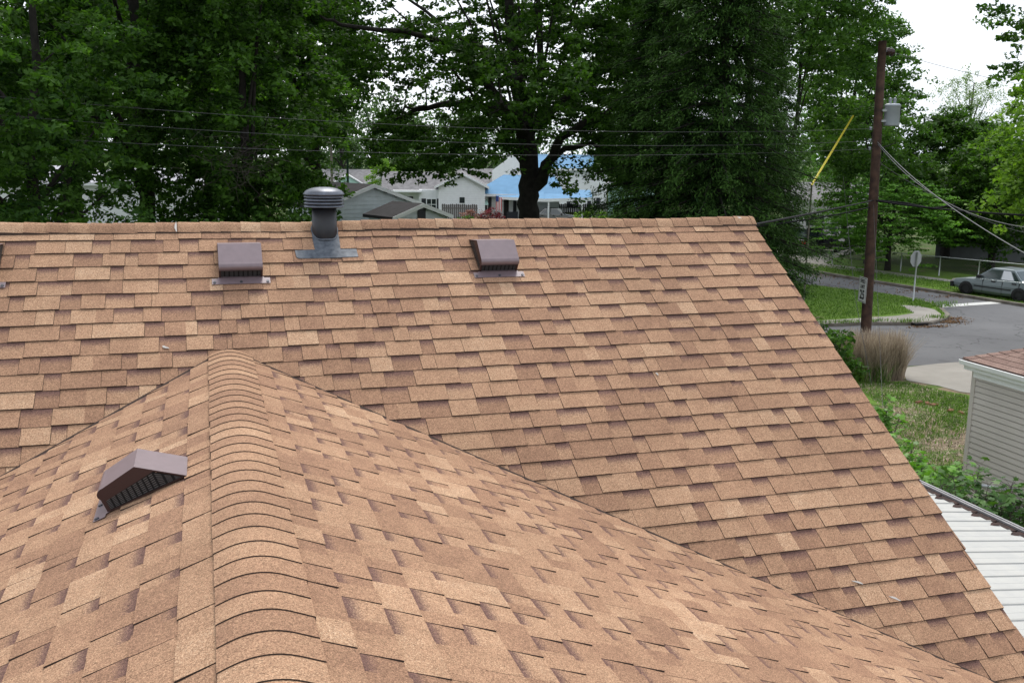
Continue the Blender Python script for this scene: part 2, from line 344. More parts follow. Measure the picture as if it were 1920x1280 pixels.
# ------------------------------------------------------------------ ground
def ground_mat(name, g1, g2, soil, soil_amt, sc1=0.5):
    mt = bpy.data.materials.new(name); mt.use_nodes = True; n = mt.node_tree; L = n.links; b = n.nodes['Principled BSDF']
    b.inputs['Roughness'].default_value = 0.95; b.inputs['Specular IOR Level'].default_value = 0.15
    g = n.nodes.new('ShaderNodeNewGeometry')
    def noise(s, d=5):
        q = n.nodes.new('ShaderNodeTexNoise'); q.inputs['Scale'].default_value = s; q.inputs['Detail'].default_value = d
        L.new(g.outputs['Position'], q.inputs['Vector']); return q
    a, c, f = noise(sc1), noise(14, 6), noise(0.35*sc1*4, 8)
    r = n.nodes.new('ShaderNodeValToRGB'); L.new(c.outputs['Fac'], r.inputs['Fac'])
    r.color_ramp.elements[0].position = 0.3; r.color_ramp.elements[0].color = (*g1, 1)
    r.color_ramp.elements[1].position = 0.72; r.color_ramp.elements[1].color = (*g2, 1)
    mr = n.nodes.new('ShaderNodeMapRange'); L.new(f.outputs['Fac'], mr.inputs['Value'])
    mr.inputs['From Min'].default_value = 0.62-soil_amt*0.3; mr.inputs['From Max'].default_value = 0.72-soil_amt*0.3
    mr.inputs['To Min'].default_value = 0; mr.inputs['To Max'].default_value = 1; mr.clamp = True
    s2 = n.nodes.new('ShaderNodeValToRGB'); L.new(c.outputs['Fac'], s2.inputs['Fac'])
    s2.color_ramp.elements[0].color = (*(x*0.6 for x in soil), 1); s2.color_ramp.elements[1].color = (*(min(1, x*1.4) for x in soil), 1)
    mx_ = n.nodes.new('ShaderNodeMix'); mx_.data_type = 'RGBA'; L.new(mr.outputs['Result'], mx_.inputs[0])
    L.new(r.outputs['Color'], mx_.inputs['A']); L.new(s2.outputs['Color'], mx_.inputs['B'])
    m2 = n.nodes.new('ShaderNodeMapRange'); L.new(a.outputs['Fac'], m2.inputs['Value']); m2.inputs['From Min'].default_value = 0.3; m2.inputs['From Max'].default_value = 0.7
    m2.inputs['To Min'].default_value = 0.75; m2.inputs['To Max'].default_value = 1.15
    vm = n.nodes.new('ShaderNodeVectorMath'); vm.operation = 'SCALE'; L.new(mx_.outputs['Result'], vm.inputs[0]); L.new(m2.outputs['Result'], vm.inputs['Scale'])
    L.new(vm.outputs['Vector'], b.inputs['Base Color'])
    bp = n.nodes.new('ShaderNodeBump'); bp.inputs['Strength'].default_value = 0.7; bp.inputs['Distance'].default_value = 0.05
    L.new(c.outputs['Fac'], bp.inputs['Height']); L.new(bp.outputs['Normal'], b.inputs['Normal'])
    return mt
GROUND_M = ground_mat('ground_grass', (0.032, 0.058, 0.014), (0.085, 0.13, 0.03), (0.13, 0.10, 0.07), 0.15)
LAWN_M = ground_mat('island_lawn', (0.065, 0.125, 0.020), (0.155, 0.25, 0.042), (0.20, 0.17, 0.11), 0.05)
YARD_M = ground_mat('yard_patchy', (0.060, 0.098, 0.024), (0.135, 0.195, 0.05), (0.22, 0.17, 0.115), 0.55, 0.9)
def structure(name, mb, mats):
    o = mb.build(name, mats); o['kind'] = 'structure'; return o
mb = MB(); mb.quad((-500, -400, 0), (600, -400, 0), (600, 700, 0), (-500, 700, 0)); structure('ground', mb, GROUND_M)
def sheet(name, poly, z, mt):
    b = MB(); b.add([(p[0], p[1], z) for p in poly], [tuple(range(len(poly)))]); return structure(name, b, mt)
def pxpoly(pts, z=0.0): return [tuple(gz(x, y, z)[:2]) for x, y in pts]
# asphalt: east-west street with the north-south street joined to it
ew_s = gz(1700, 686)[1]; ew_n = gz(1720, 609)[1]
fc = [gz(1465, 501)[:2], gz(1590, 523)[:2], gz(1795, 556)[:2]]
sheet('road', [(15.6, ew_s), (80, ew_s-0.5), (80, ew_n+1.2), (fc[2][0]+1.2, fc[2][1]-4.5), (fc[2][0]+0.4, fc[2][1]), tuple(fc[1]), tuple(fc[0]),
               (fc[0][0]-3, fc[0][1]+30), (fc[0][0]-9.5, fc[0][1]+30), (gz(1440, 525)[0], gz(1440, 525)[1]), (gz(1700, 560)[0]-2.6, gz(1700, 560)[1]), (22, ew_n+2), (15.6, ew_n+1.0)], 0.004, ASPHALT)
# traffic island
isl = [(1380, 519), (1488, 534), (1560, 542), (1640, 551), (1700, 560), (1745, 571), (1768, 582), (1781, 594), (1772, 602), (1748, 609), (1700, 610), (1620, 610), (1540, 613), (1380, 622)]
ip = pxpoly(isl)
mb = MB(); mb.prism(ip, 2, 0.0, 0.11); structure('traffic_island_kerb', mb, CURB_M)
cx_, cy_ = np.mean([p[0] for p in ip]), np.mean([p[1] for p in ip])
ctr = np.array([cx_, cy_])
def inset(poly, d):
    P = [np.array(p) for p in poly]; n = len(P); o = []
    area = sum(P[i][0]*P[(i+1) % n][1]-P[(i+1) % n][0]*P[i][1] for i in range(n))
    s = 1 if area > 0 else -1
    for i in range(n):
        a, b, c = P[i-1], P[i], P[(i+1) % n]
        e1 = (b-a)/np.linalg.norm(b-a); e2 = (c-b)/np.linalg.norm(c-b)
        n1 = s*np.array([-e1[1], e1[0]]); n2 = s*np.array([-e2[1], e2[0]]); nn = n1+n2; nn /= np.linalg.norm(nn)
        o.append(tuple(b+nn*d/max(0.4, nn@n1)))
    return o
sheet('traffic_island_lawn', inset(ip, 0.17), 0.116, LAWN_M)
sheet('island_footpath', pxpoly([(1400, 607), (1500, 603), (1600, 597), (1680, 592), (1714, 587), (1700, 578), (1688, 572), (1722, 573), (1752, 580), (1765, 589), (1764, 597), (1744, 602), (1700, 603), (1620, 603.5), (1520, 608), (1400, 613)], 0.12), 0.121, CONC)
mb = MB(); g0, g1 = gz(1718, 606, 0.1), gz(1752, 606, 0.1)
mb.box(g0[0]-0.1, g1[0]-0.2, ip[9][1]-0.14, ip[9][1]+0.3, 0.02, 0.105); 
dr = mb.build('storm_drain', BLACKV); tag(dr, 'dark storm drain opening in the island kerb below the footpath corner', 'storm drain')
# leaf litter along kerbs
# far side: kerb, verge, footpath, driveway
def strip(name, pts, w, h, mt, dirx=1):
    P = [np.array(p) for p in pts]; b = MB()
    for i in range(len(P)-1):
        a, c = P[i], P[i+1]; e = (c-a)/np.linalg.norm(c-a); nrm = np.array([-e[1], e[0]])*dirx
        b.add([(a[0], a[1], 0), (c[0], c[1], 0), (c[0]+nrm[0]*w, c[1]+nrm[1]*w, 0), (a[0]+nrm[0]*w, a[1]+nrm[1]*w, 0),
               (a[0], a[1], h), (c[0], c[1], h), (c[0]+nrm[0]*w, c[1]+nrm[1]*w, h), (a[0]+nrm[0]*w, a[1]+nrm[1]*w, h)],
              [(0, 1, 5, 4), (1, 2, 6, 5), (2, 3, 7, 6), (3, 0, 4, 7), (4, 5, 6, 7)])
    return structure(name, b, mt)
strip('far_kerb', [tuple(fc[0]), tuple(fc[1]), tuple(fc[2]), (fc[2][0]+0.7, fc[2][1]-4), (fc[2][0]+3.5, fc[2][1]-7.0)], 0.18, 0.13, CURB_M)
sheet('verge', pxpoly([(1440, 494), (1590, 519), (1795, 551), (1920, 575), (1990, 590), (1990, 545), (1920, 531), (1790, 513), (1560, 483), (1440, 470)]), 0.06, LAWN_M)
sheet('pavement', pxpoly([(1440, 486), (1560, 505), (1800, 533), (1920, 551), (1920, 546), (1800, 529), (1640, 508), (1560, 497), (1440, 475)]), 0.066, CONC)
sheet('driveway', pxpoly([(1440, 497), (1520, 509), (1565, 486), (1640, 462), (1680, 449), (1570, 436), (1430, 462)]), 0.072, CONC)
# near side yard
sheet('yard', [(3.0, -12), (40, -12), (40, ew_s-0.6), (3, ew_s-0.6)], 0.004, YARD_M)
sheet('near_verge', pxpoly([(1500, 700), (1590, 712), (1700, 716), (1770, 733), (1840, 745), (1840, 790), (1700, 765), (1500, 745)]), 0.010, LAWN_M)
sheet('near_driveway', pxpoly([(1690, 690), (1760, 682), (1905, 672), (2050, 690), (2050, 800), (1850, 742), (1800, 735), (1760, 724), (1700, 714)]), 0.016, CONC)
mb = MB(); pa, pb = gz(1756, 575), gz(1885, 566.5)
dd = (pb-pa)[:2]/np.linalg.norm((pb-pa)[:2]); nn = np.array([-dd[1], dd[0]])*0.55
mb.quad((pa[0]-nn[0]*0.5, pa[1]-nn[1]*0.5, 0.014), (pb[0]-nn[0]*0.5, pb[1]-nn[1]*0.5, 0.014), (pb[0]+nn[0]*0.5, pb[1]+nn[1]*0.5, 0.014), (pa[0]+nn[0]*0.5, pa[1]+nn[1]*0.5, 0.014))
structure('road_stop_line', mb, PAINT_W)

# ------------------------------------------------------------------ the house we stand on
RZ = 5.63053; S1 = 0.67855; XR = 3.29176; O1 = 0.16474; XC = -1.235; YC = -1.10083; S2R = 0.40645; S2L = 0.41093; EXP = 0.143
ZC = RZ+S1*YC; C1 = 1/math.hypot(1, S1)
EAVE = 3.0
YE = -(RZ-EAVE)/S1
house = thing('tan_roofed_house', 'house under a tan shingled gable roof with a front wing, filling the foreground', 'house', (0, 0, 0))
def pz(x, y): return RZ-S1*abs(y)
# walls
mb = MB()
mb.prism([(YE+0.35, 0), (-YE-0.35, 0), (-YE-0.35, EAVE-0.05), (0, RZ-0.28), (YE+0.35, EAVE-0.05)], 0, -12.0, XR-0.32)
mb.prism([(XC-4.4, 0), (XR-0.4, 0), (XR-0.4, EAVE-0.02), (XC, ZC-0.25), (XC-4.4, EAVE-0.02)], 1, -11.5, YE+0.5)
mb.build('wall', SIDING_B, house)
DECK = mat('roof_deck_felt', (0.03, 0.022, 0.018), 0.95, var=0.2)
mb = MB()
TH = 0.14
def wavy(x): return 0.006*math.sin(x*1.9+0.4)+0.004*math.sin(x*4.3+1.0)
# solid roof bodies, just below the shingles
mb.prism([(YE-0.02, EAVE-0.02-0.006), (0, RZ-0.006), (-YE, EAVE-0.006), (-YE, EAVE-TH), (0, RZ-TH), (YE-0.02, EAVE-TH-0.01)], 0, -12.3, XR-0.012)
XL = XC-(ZC-EAVE)/S2L; XRR = XC+(ZC-EAVE)/S2R
def vy(x):  # y of valley at x
    s = S2R if x > XC else S2L
    return (ZC-s*abs(x-XC)-RZ)/S1
yV = vy(XL)
mb.add([(XC, YC+0.05, ZC-0.006), (XC, -11.8, ZC-0.006), (XL, -11.8, EAVE-0.006), (XL, yV, EAVE-0.006),
        (XC, YC+0.05, ZC-TH), (XC, -11.8, ZC-TH), (XL, -11.8, EAVE-TH), (XL, yV, EAVE-TH)],
       [(0, 1, 2, 3), (7, 6, 5, 4), (0, 4, 5, 1), (1, 5, 6, 2), (2, 6, 7, 3), (3, 7, 4, 0)])
xr_ = XR-0.03; zr_ = ZC-S2R*(xr_-XC)
mb.add([(XC, YC+0.05, ZC-0.006), (XC, -11.8, ZC-0.006), (xr_, -11.8, zr_-0.006), (xr_, vy(xr_), zr_-0.006),
        (XC, YC+0.05, ZC-TH), (XC, -11.8, ZC-TH), (xr_, -11.8, zr_-TH), (xr_, vy(xr_), zr_-TH)],
       [(3, 2, 1, 0), (4, 5, 6, 7), (1, 5, 4, 0), (2, 6, 5, 1), (3, 7, 6, 2), (0, 4, 7, 3)])
roof = mb.build('roof', DECK, house)
# rake trim under the right verge
mb = MB()
for sgn in (-1, 1):
    y0, z0, y1, z1 = 0.0, RZ-0.012, sgn*(-YE+0.03), EAVE-0.03
    mb.add([(XR-0.012, y0, z0), (XR-0.012, y1, z1), (XR-0.012, y1, z1-0.15), (XR-0.012, y0, z0-0.15),
            (XR-0.036, y0, z0), (XR-0.036, y1, z1), (XR-0.036, y1, z1-0.15), (XR-0.036, y0, z0-0.15)],
           [(0, 1, 2, 3), (7, 6, 5, 4), (0, 4, 5, 1), (2, 6, 7, 3), (1, 5, 6, 2), (0, 3, 7, 4)])
mb.build('rake_board', mat('tan_trim', (0.36, 0.25, 0.15), 0.6), house)

# --- laminated shingles
def clip(poly, a, b, c):
    """keep a*u+b*v+c >= 0"""
    o = []
    for i in range(len(poly)):
        p, q = poly[i], poly[(i+1) % len(poly)]
        dp, dq = a*p[0]+b*p[1]+c, a*q[0]+b*q[1]+c
        if dp >= 0: o.append(p)
        if (dp >= 0) != (dq >= 0):
            t = dp/(dp-dq); o.append((p[0]+t*(q[0]-p[0]), p[1]+t*(q[1]-p[1])))
    return o
class Plane:
    def __init__(s, O, U, V, lift=0.0, wave=0.0):
        s.O = np.array(O, float); s.U = np.array(U, float)/np.linalg.norm(U); s.V = np.array(V, float)/np.linalg.norm(V)
        s.N = np.cross(s.U, s.V)
        if s.N[2] < 0: s.N = -s.N
        s.lift = lift; s.wave = wave
    def P(s, u, v, h):
        wv = s.wave*(math.sin(u*2.3+v*1.1)+0.6*math.sin(u*5.1-v*2.7+2))
        return s.O+s.U*u+s.V*v+s.N*(h+s.lift+wv)
PIECES = []   # (name, verts, faces, mats, tone, vv, band)
def piece(pl, poly, v0, v1, hb, tone, band, name='shingle'):
    if len(poly) < 3: return
    ar = abs(sum(poly[i][0]*poly[(i+1) % len(poly)][1]-poly[(i+1) % len(poly)][0]*poly[i][1] for i in range(len(poly))))/2
    if ar < 2e-5: return
    n = len(poly); vs = []; vv = []
    for u, v in poly:
        f = (v-v0)/(v1-v0); h = 0.0015+(hb-0.0015)*max(-0.1, f); vs.append(pl.P(u, v, h)); vv.append(f)
    for u, v in poly: vs.append(pl.P(u, v, -0.004-1.3*pl.lift)); vv.append(1.0)
    top = tuple(range(n)); 
    a = np.cross(vs[1]-vs[0], vs[2]-vs[0])
    if a @ pl.N < 0: top = top[::-1]
    fs = [top]; mi = [0]
    for i in range(n):
        j = (i+1) % n; fs.append((i, n+i, n+j, j)); mi.append(1)
    PIECES.append([name, vs, fs, mi, tone, vv, band])
def tone_pick():
    r = rnd.random()
    if r < 0.30: t = 0.37
    elif r < 0.64: t = 0.49
    elif r < 0.90: t = 0.58
    else: t = 0.68
    return t+rnd.uniform(-0.04, 0.04)
def course(pl, u0, u1, v0, v1, clips, under=0.02, first=False):
    u = u0+rnd.uniform(-0.3, 0); tooth = rnd.random() < 0.5
    prev = 0.5
    while u < u1:
        wd = rnd.choice([0.11, 0.15, 0.18, 0.22, 0.27, 0.31])*rnd.uniform(0.9, 1.1) if tooth else rnd.choice([0.09, 0.13, 0.17, 0.2])*rnd.uniform(0.9, 1.1)
        if pl is not MAIN: wd *= 0.8
        ua, ub = max(u, u0), min(u+wd, u1)
        if ub-ua > 0.012:
            g = 0.0012
            jit = rnd.uniform(-0.0022, 0.0022)
            poly = [(ua+g, v0-under), (ub-g, v0-under), (ub-g, v1+jit+rnd.uniform(-0.001, 0.001)), (ua+g, v1+jit)]
            for c in clips:
                if poly: poly = clip(poly, *c)
            t = tone_pick()
            if not tooth: t = min(t, 0.62)-0.02
            split = tooth and (ub-ua) > 0.2 and rnd.random() < 0.35
            hb = ((0.0118 if tooth else 0.0062) if pl is MAIN else (0.0100 if tooth else 0.0052))+rnd.uniform(-0.001, 0.0015)
            if split:
                um = ua+(ub-ua)*rnd.uniform(0.35, 0.65)
                if poly:
                    piece(pl, clip(poly, -1, 0, um), v0, v1, hb, t, 0.0)
                    piece(pl, clip(poly, 1, 0, -um), v0, v1, hb, tone_pick(), 0.0)
            elif poly:
                piece(pl, poly, v0, v1, hb, t, 0.0 if tooth else rnd.choice([1.0, 1.0, 0.9, 0.8])*(1.0 if pl is MAIN else 0.85))
        u += wd
        if tooth: tooth = rnd.random() < 0.22
        else: tooth = True
# main slope (facing the wing)
MAIN = Plane((0, 0, RZ), (1, 0, 0), (0, -C1, -C1*S1), wave=0.0022)
k = 0; v = 0.05
vmax = -YE/C1+0.01
rows = [(0.03, O1)]+[(O1+i*EXP, O1+(i+1)*EXP) for i in range(40)]
def valley_line(s, sgn, off):
    """clip half plane on MAIN keeping the outside of the wing: v <= v_valley(u)"""
    # y = (ZC - s*|x-XC| - RZ)/S1 ; v = -y/C1
    # v = (RZ-ZC+s*sgn*(u-XC))/(S1*C1)
    a = s*sgn/(S1*C1); c = (RZ-ZC-s*sgn*XC)/(S1*C1)
    return (a, -1.0, c+off)
for (v0, v1) in rows:
    if v0 > vmax: break
    v1 = min(v1, vmax)
    vz = v1+0.05
    # x interval hidden under the wing at this row
    if v0 > -YC/C1-0.2 and v0+0.02 >= 0:
        # left part and right part, each clipped a bit inside the valley
        course(MAIN, -6.2, XC, v0, v1, [valley_line(S2L, -1, 0.09)])
        course(MAIN, XC, XR+rnd.uniform(-0.006, 0.004), v0, v1, [valley_line(S2R, 1, 0.09)])
    else:
        course(MAIN, -6.2, XR+rnd.uniform(-0.006, 0.004), v0, v1, [])
# wing slopes
CR = 1/math.hypot(1, S2R); CL = 1/math.hypot(1, S2L)
WR = Plane((XC, 0, ZC), (0, 1, 0), (CR, 0, -CR*S2R), lift=0.010, wave=0.0014)
WL = Plane((XC, 0, ZC), (0, 1, 0), (-CL, 0, -CL*S2L), lift=0.010, wave=0.0014)
YN = -7.2
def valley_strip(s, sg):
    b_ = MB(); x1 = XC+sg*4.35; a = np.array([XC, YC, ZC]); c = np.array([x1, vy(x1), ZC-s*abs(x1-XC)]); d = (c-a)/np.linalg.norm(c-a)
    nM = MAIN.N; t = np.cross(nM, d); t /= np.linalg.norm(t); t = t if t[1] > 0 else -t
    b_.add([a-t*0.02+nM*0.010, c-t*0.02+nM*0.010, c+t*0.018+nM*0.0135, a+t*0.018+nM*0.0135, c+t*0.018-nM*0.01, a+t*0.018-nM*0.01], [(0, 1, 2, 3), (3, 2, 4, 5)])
    b_.build('valley_shadow_strip', SH_EDGE, house)  # dark strip painting in the shadow line beside the wing's cut shingles
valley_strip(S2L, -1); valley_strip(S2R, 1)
def wclip(s, C):
    # y <= vy(x): y = (ZC - s*v*C - RZ)/S1 ; keep  -u + ( (ZC-RZ) - s*C*v )/S1 >= 0
    return (-1.0, -s*C/S1, (ZC-RZ)/S1)
v0 = 0.06; v1 = 0.1694+0.105
i = 0
while v0 < (XR-XC)/CR-0.02:
    ytop = (ZC-S2R*v0*CR-RZ)/S1+0.02
    course(WR, YN, ytop, v0, min(v1, (XR-XC)/CR), [wclip(S2R, CR)])
    v0, v1 = v1, v1+EXP
v0 = 0.05; v1 = 0.24589
while v0 < 3.9:
    ytop = (ZC-S2L*v0*CL-RZ)/S1+0.02
    course(WL, YN, ytop, v0, v1, [wclip(S2L, CL)])
    v0, v1 = v1, v1+EXP

# --- wing ridge caps: bent strips, butt ends facing the camera side
def cap_piece(y0, y1, tone, clipy=None, wl=0.136, wr=0.169, name='ridge_cap_shingle'):
    r = 0.10; vs = []; vv = []; N = 16
    wl += rnd.uniform(-0.003, 0.003); wr += rnd.uniform(-0.003, 0.003)
    prof = []
    for k in range(N+1):
        a = -wl+(wl+wr)*k/N
        s = S2L if a < 0 else S2R; C = CL if a < 0 else CR
        x = XC+a*C
        zz = ZC-s*C*abs(a)
        if abs(a) < r: zz -= 0.5*s*C*(r-abs(a))**2/r*1.0
        edge = 1-min(1.0, min(a+wl, wr-a)/0.02)*0.0
        prof.append((x, zz))
    for (y, h) in ((y0, 0.031), (y1, 0.0365)):
        for x, z in prof: vs.append(np.array((x, y, z+h))); vv.append(0.5)
    n = N+1
    sk = rnd.uniform(-0.003, 0.003)
    for k in range(n): vs[n+k] = vs[n+k]+np.array((0, sk*(k/N-0.5)+0.0, 0))
    for k in range(2*n): vs.append(vs[k]-np.array((0, 0, 0.014 if k >= n else 0.016)) if 0 < k % n < N else vs[k]-np.array((0, 0, 0.030))); vv.append(1.0)
    fs = []; mi = []
    for k in range(N):
        fs.append((k, n+k, n+k+1, k+1)); mi.append(0)
        fs.append((n+k, 3*n+k, 3*n+k+1, n+k+1)); mi.append(1)
    fs.append((0, 2*n, 3*n, n)); mi.append(1); fs.append((N, n+N, 3*n+N, 2*n+N)); mi.append(1)
    PIECES.append([name, vs, fs, mi, tone, vv, 0.0])
y = YC+0.04
cp = rnd.choice
while y > YN:
    e = 0.131*rnd.uniform(0.95, 1.05)
    cap_piece(y+0.03 if y < YC else y, y-e, cp([0.38, 0.5, 0.55, 0.62, 0.42, 0.58])+rnd.uniform(-0.03, 0.03))
    y -= e
# --- main ridge caps
def mcap(x0, x1, tone):
    vs = []; vv = []; w1 = 0.098+rnd.uniform(-0.004, 0.004); N = 8; r = 0.05; prof = []
    for k in range(N+1):
        a = -w1+2*w1*k/N; z = RZ-S1*C1*abs(a)
        if abs(a) < r: z -= 0.5*S1*C1*(r-abs(a))**2/r
        prof.append((a*C1, z))
    n = N+1; dz0, dz1 = 0.021, 0.015
    for (x, h) in ((x0, dz0), (x1, dz1)):
        for yy, z in prof: vs.append(np.array((x, yy, z+h+wavy(x)+0.024*(1-(yy/(w1*C1))**2)))); vv.append(0.5)
    for k in range(2*n): vs.append(vs[k]-np.array((0, 0, 0.02))); vv.append(1.0)
    fs = []; mi = []
    for k in range(N):
        fs.append((k, k+1, n+k+1, n+k)[::-1]); mi.append(0)
        fs.append((k, k+1, 2*n+k+1, 2*n+k)); mi.append(1); fs.append((n+k, n+k+1, 3*n+k+1, 3*n+k)[::-1]); mi.append(1)
    fs.append((0, n, 3*n, 2*n)); mi.append(1); fs.append((N, 2*n+N, 3*n+N, n+N)); mi.append(1)
    PIECES.append(['ridge_cap_shingle', vs, fs, mi, tone, vv, 0.0])
x = -6.0
while x < XR-0.02:
    e = 0.148*rnd.uniform(0.93, 1.07); x1 = min(x+e, XR+0.01)
    mcap(x, x1+0.02 if x1 < XR else x1, cp([0.42, 0.5, 0.55, 0.63, 0.7, 0.36])+rnd.uniform(-0.03, 0.03)); x += e

def emit(lst, name, parent, single):
    """one mesh object from a list of pieces"""
    vs = []; fs = []; mi = []; tn = []; vv = []; bd = []
    for p in lst:
        b = len(vs); vs += p[1]; mi += p[3]; fs += [tuple(b+i for i in f) for f in p[2]]
        tn += [p[4]]*len(p[1]); vv += p[5]; bd += [p[6]]*len(p[1])
    arr = np.array(vs); c = arr.mean(0) if single else np.zeros(3)
    me = bpy.data.meshes.new(name); me.from_pydata([tuple(q) for q in (arr-c)], [], fs)
    me.materials.append(SH); me.materials.append(SH_EDGE); me.polygons.foreach_set('material_index', mi)
    if 'cap' in name:
        me.polygons.foreach_set('use_smooth', [i == 0 for i in mi])
        fe = {}
        for pl_ in me.polygons:
            for ek in pl_.edge_keys: fe.setdefault(ek, set()).add(pl_.material_index)
        sh = me.attributes.new('sharp_edge', 'BOOLEAN', 'EDGE')
        sh.data.foreach_set('value', [len(fe.get(tuple(sorted(e_.vertices)), ())) > 1 for e_ in me.edges])
    for nm, a in (('tone', tn), ('vv', vv), ('band', bd)):
        at = me.attributes.new(nm, 'FLOAT', 'POINT'); at.data.foreach_set('value', np.array(a, np.float32))
    me.update()
    o = bpy.data.objects.new(name, me); COL.objects.link(o); o.parent = parent; o.location = c
    return o
def seen_area(p):
    A = np.array(p[1][:max(3, (len(p[1])//2))]); d = A-CAM; z = d@FW
    if (z < 0.3).any(): return -1
    X = (d@RT)/z*FPX+960; Y = -(d@UP)/z*FPX+640
    cx0, cy0 = X.mean(), Y.mean()
    if cx0 < 0 or cx0 > 1920 or cy0 < 300 or cy0 > 1280: return -1
    if 'cap' in p[0]: return 1e5+X.ptp() if hasattr(X, 'ptp') else 1e5
    # polygon area in px
    return 0.5*abs(np.dot(X, np.roll(Y, 1))-np.dot(Y, np.roll(X, 1)))
groups = {}
for p in PIECES: groups.setdefault(p[0], []).append(p)
for nm, lst in groups.items():
    lst.sort(key=seen_area, reverse=True)
    one = [p for p in lst[:300] if seen_area(p) > 0]; rest = [p for p in lst if not any(p is q for q in one[:0])][len(one):]
    for p in one: emit([p], nm, roof, True)
    if rest:
        o = emit(rest, nm+'_field', roof, False); o['kind'] = 'stuff'

# --- roof vents
def roof_vent(label, pl, u, v, rz_flip=1, s=1.0):
    """u,v: centre of the front (downhill) edge of the hood on plane pl"""
    U = pl.U*rz_flip; V = pl.V; N = pl.N
    O = pl.O+pl.U*u+pl.V*v+N*(0.010+pl.lift)
    root = thing('roof_vent', label, 'roof vent', tuple(O), 0, 'brown metal roof vents on the tan roof')
    def W(a, b, h): return O+(U*a+V*b+N*h)*s       # a across, b downhill (0 at the front edge), h up
    hw = 0.150
    # profile from the front lip, round the nose, up to the crest and back down to the roof
    prof = [(0.004, 0.068), (0.012, 0.085)]
    for k in range(7):
        t = math.pi*(0.02+0.5*k/6); prof.append((0.012-0.035+0.035*math.cos(t), 0.088+0.030*math.sin(t)))
    prof += [(-0.195, 0.150), (-0.385, 0.004)]
    b_ = MB(); n = len(prof); vs = []
    for a in (-hw, hw):
        for (bb, h) in prof: vs.append(W(a, bb, h))
    b_.add(vs, [(i, i+1, n+i+1, n+i) for i in range(n-1)], 0, False)
    # thickness: inner skin
    vs2 = [W(a, bb-0.002, h-0.003) for a in (-hw+0.001, hw-0.001) for (bb, h) in prof]
    b_.add(vs2, [(n+i, n+i+1, i+1, i) for i in range(n-1)])
    # side skirts below the top (dark strip) with the louvred opening under it
    for a, sg in ((-hw, -1), (hw, 1)):
        crest = prof[9]; back = prof[10]
        lo = [(prof[i][0], prof[i][1]) for i in range(n)]
        low = [(0.004, 0.050)]+[(-0.004, 0.052), (-0.03, 0.058), (-0.262, 0.090), (-0.372, 0.004)]
        poly = lo+low[::-1]
        b_.add([W(a*1.001, p[0], p[1]) for p in poly], [tuple(range(len(poly))) if sg > 0 else tuple(range(len(poly)))[::-1]], 1)
    hood = b_.build('hood', [BROWN_V, BROWN_D], root)
    for pp in hood.data.polygons: pp.use_smooth = 2 <= pp.index <= 7
    # louvre walls
    g = MB(); ins = 0.006
    def panel(P0, P1, h0a, h0b, h1a, h1b, nseg):
        # dark backing
        out_n = 0
        g.quad(W(P0[0], P0[1], h0a), W(P1[0], P1[1], h1a), W(P1[0], P1[1], h1b), W(P0[0], P0[1], h0b), 1)
        for i in range(nseg):
            f0, f1 = (i+0.16)/nseg, (i+0.84)/nseg
            nr = 7
            for r_ in range(nr):
                g0, g1 = (r_+0.25)/nr, (r_+0.75)/nr
                q = []
                for f, gg in ((f0, g0), (f1, g0), (f1, g1), (f0, g1)):
                    lo_ = h0a+(h1a-h0a)*f+0.004; hi_ = h0b+(h1b-h0b)*f-0.004
                    a_ = P0[0]+(P1[0]-P0[0])*f; bq = P0[1]+(P1[1]-P0[1])*f
                    dx = P1[1]-P0[1]; dy = -(P1[0]-P0[0]); L_ = math.hypot(dx, dy)
                    off = 0.0025
                    sgn = 1 if (dx*a_+dy*0) >= 0 else -1
                    if abs(dx) < 1e-6: offa, offb = 0, off
                    else: offa, offb = (off if a_ > 0 else -off), 0
                    q.append(W(a_+offa, bq+offb, lo_+(hi_-lo_)*gg))
                g.add(q, [(0, 1, 2, 3)], 0)
    panel((-hw+ins, -0.006), (hw-ins, -0.006), 0.004, 0.070, 0.004, 0.070, 9)
    for sg in (-1, 1):
        a = sg*(hw-0.004)
        panel((a, -0.010), (a, -0.255), 0.004, 0.060, 0.004, 0.090, 9)
        panel((a, -0.255), (a, -0.365), 0.004, 0.088, 0.003, 0.011, 3)
    g.build('grille', [STEEL_MESH, BLACKV], root)
    fr = MB()
    for sg in (-1, 1):
        for (p, q) in (((sg*hw, 0.002), (sg*hw, -0.012)),):
            fr.add([W(sg*(hw-0.012), 0.003, 0), W(sg*hw, 0.003, 0), W(sg*hw, 0.003, 0.085), W(sg*(hw-0.012), 0.003, 0.085),
                    W(sg*(hw-0.012), -0.010, 0), W(sg*hw, -0.014, 0), W(sg*hw, -0.014, 0.085), W(sg*(hw-0.012), -0.010, 0.085)],
                   [(0, 1, 2, 3), (1, 5, 6, 2), (4, 0, 3, 7), (5, 4, 7, 6)])
    fr.add([W(-hw, 0.003, 0), W(hw, 0.003, 0), W(hw, 0.003, 0.006), W(-hw, 0.003, 0.006)], [(0, 1, 2, 3)])
    for sg in (-1, 1):
        fr.add([W(sg*(hw+0.001), 0.003, 0), W(sg*(hw+0.001), -0.372, 0), W(sg*(hw+0.001), -0.372, 0.006), W(sg*(hw+0.001), 0.003, 0.006)], [(0, 1, 2, 3)])
    fr.build('frame', BROWN_D, root)
    f = MB()
    def slab(poly, h0, h1):
        nn_ = len(poly); f.add([W(a, b, h0) for a, b in poly]+[W(a, b, h1) for a, b in poly],
                               [tuple(range(nn_))[::-1], tuple(range(nn_, 2*nn_))]+[(i, (i+1) % nn_, nn_+(i+1) % nn_, nn_+i) for i in range(nn_)])
    fw = 0.200
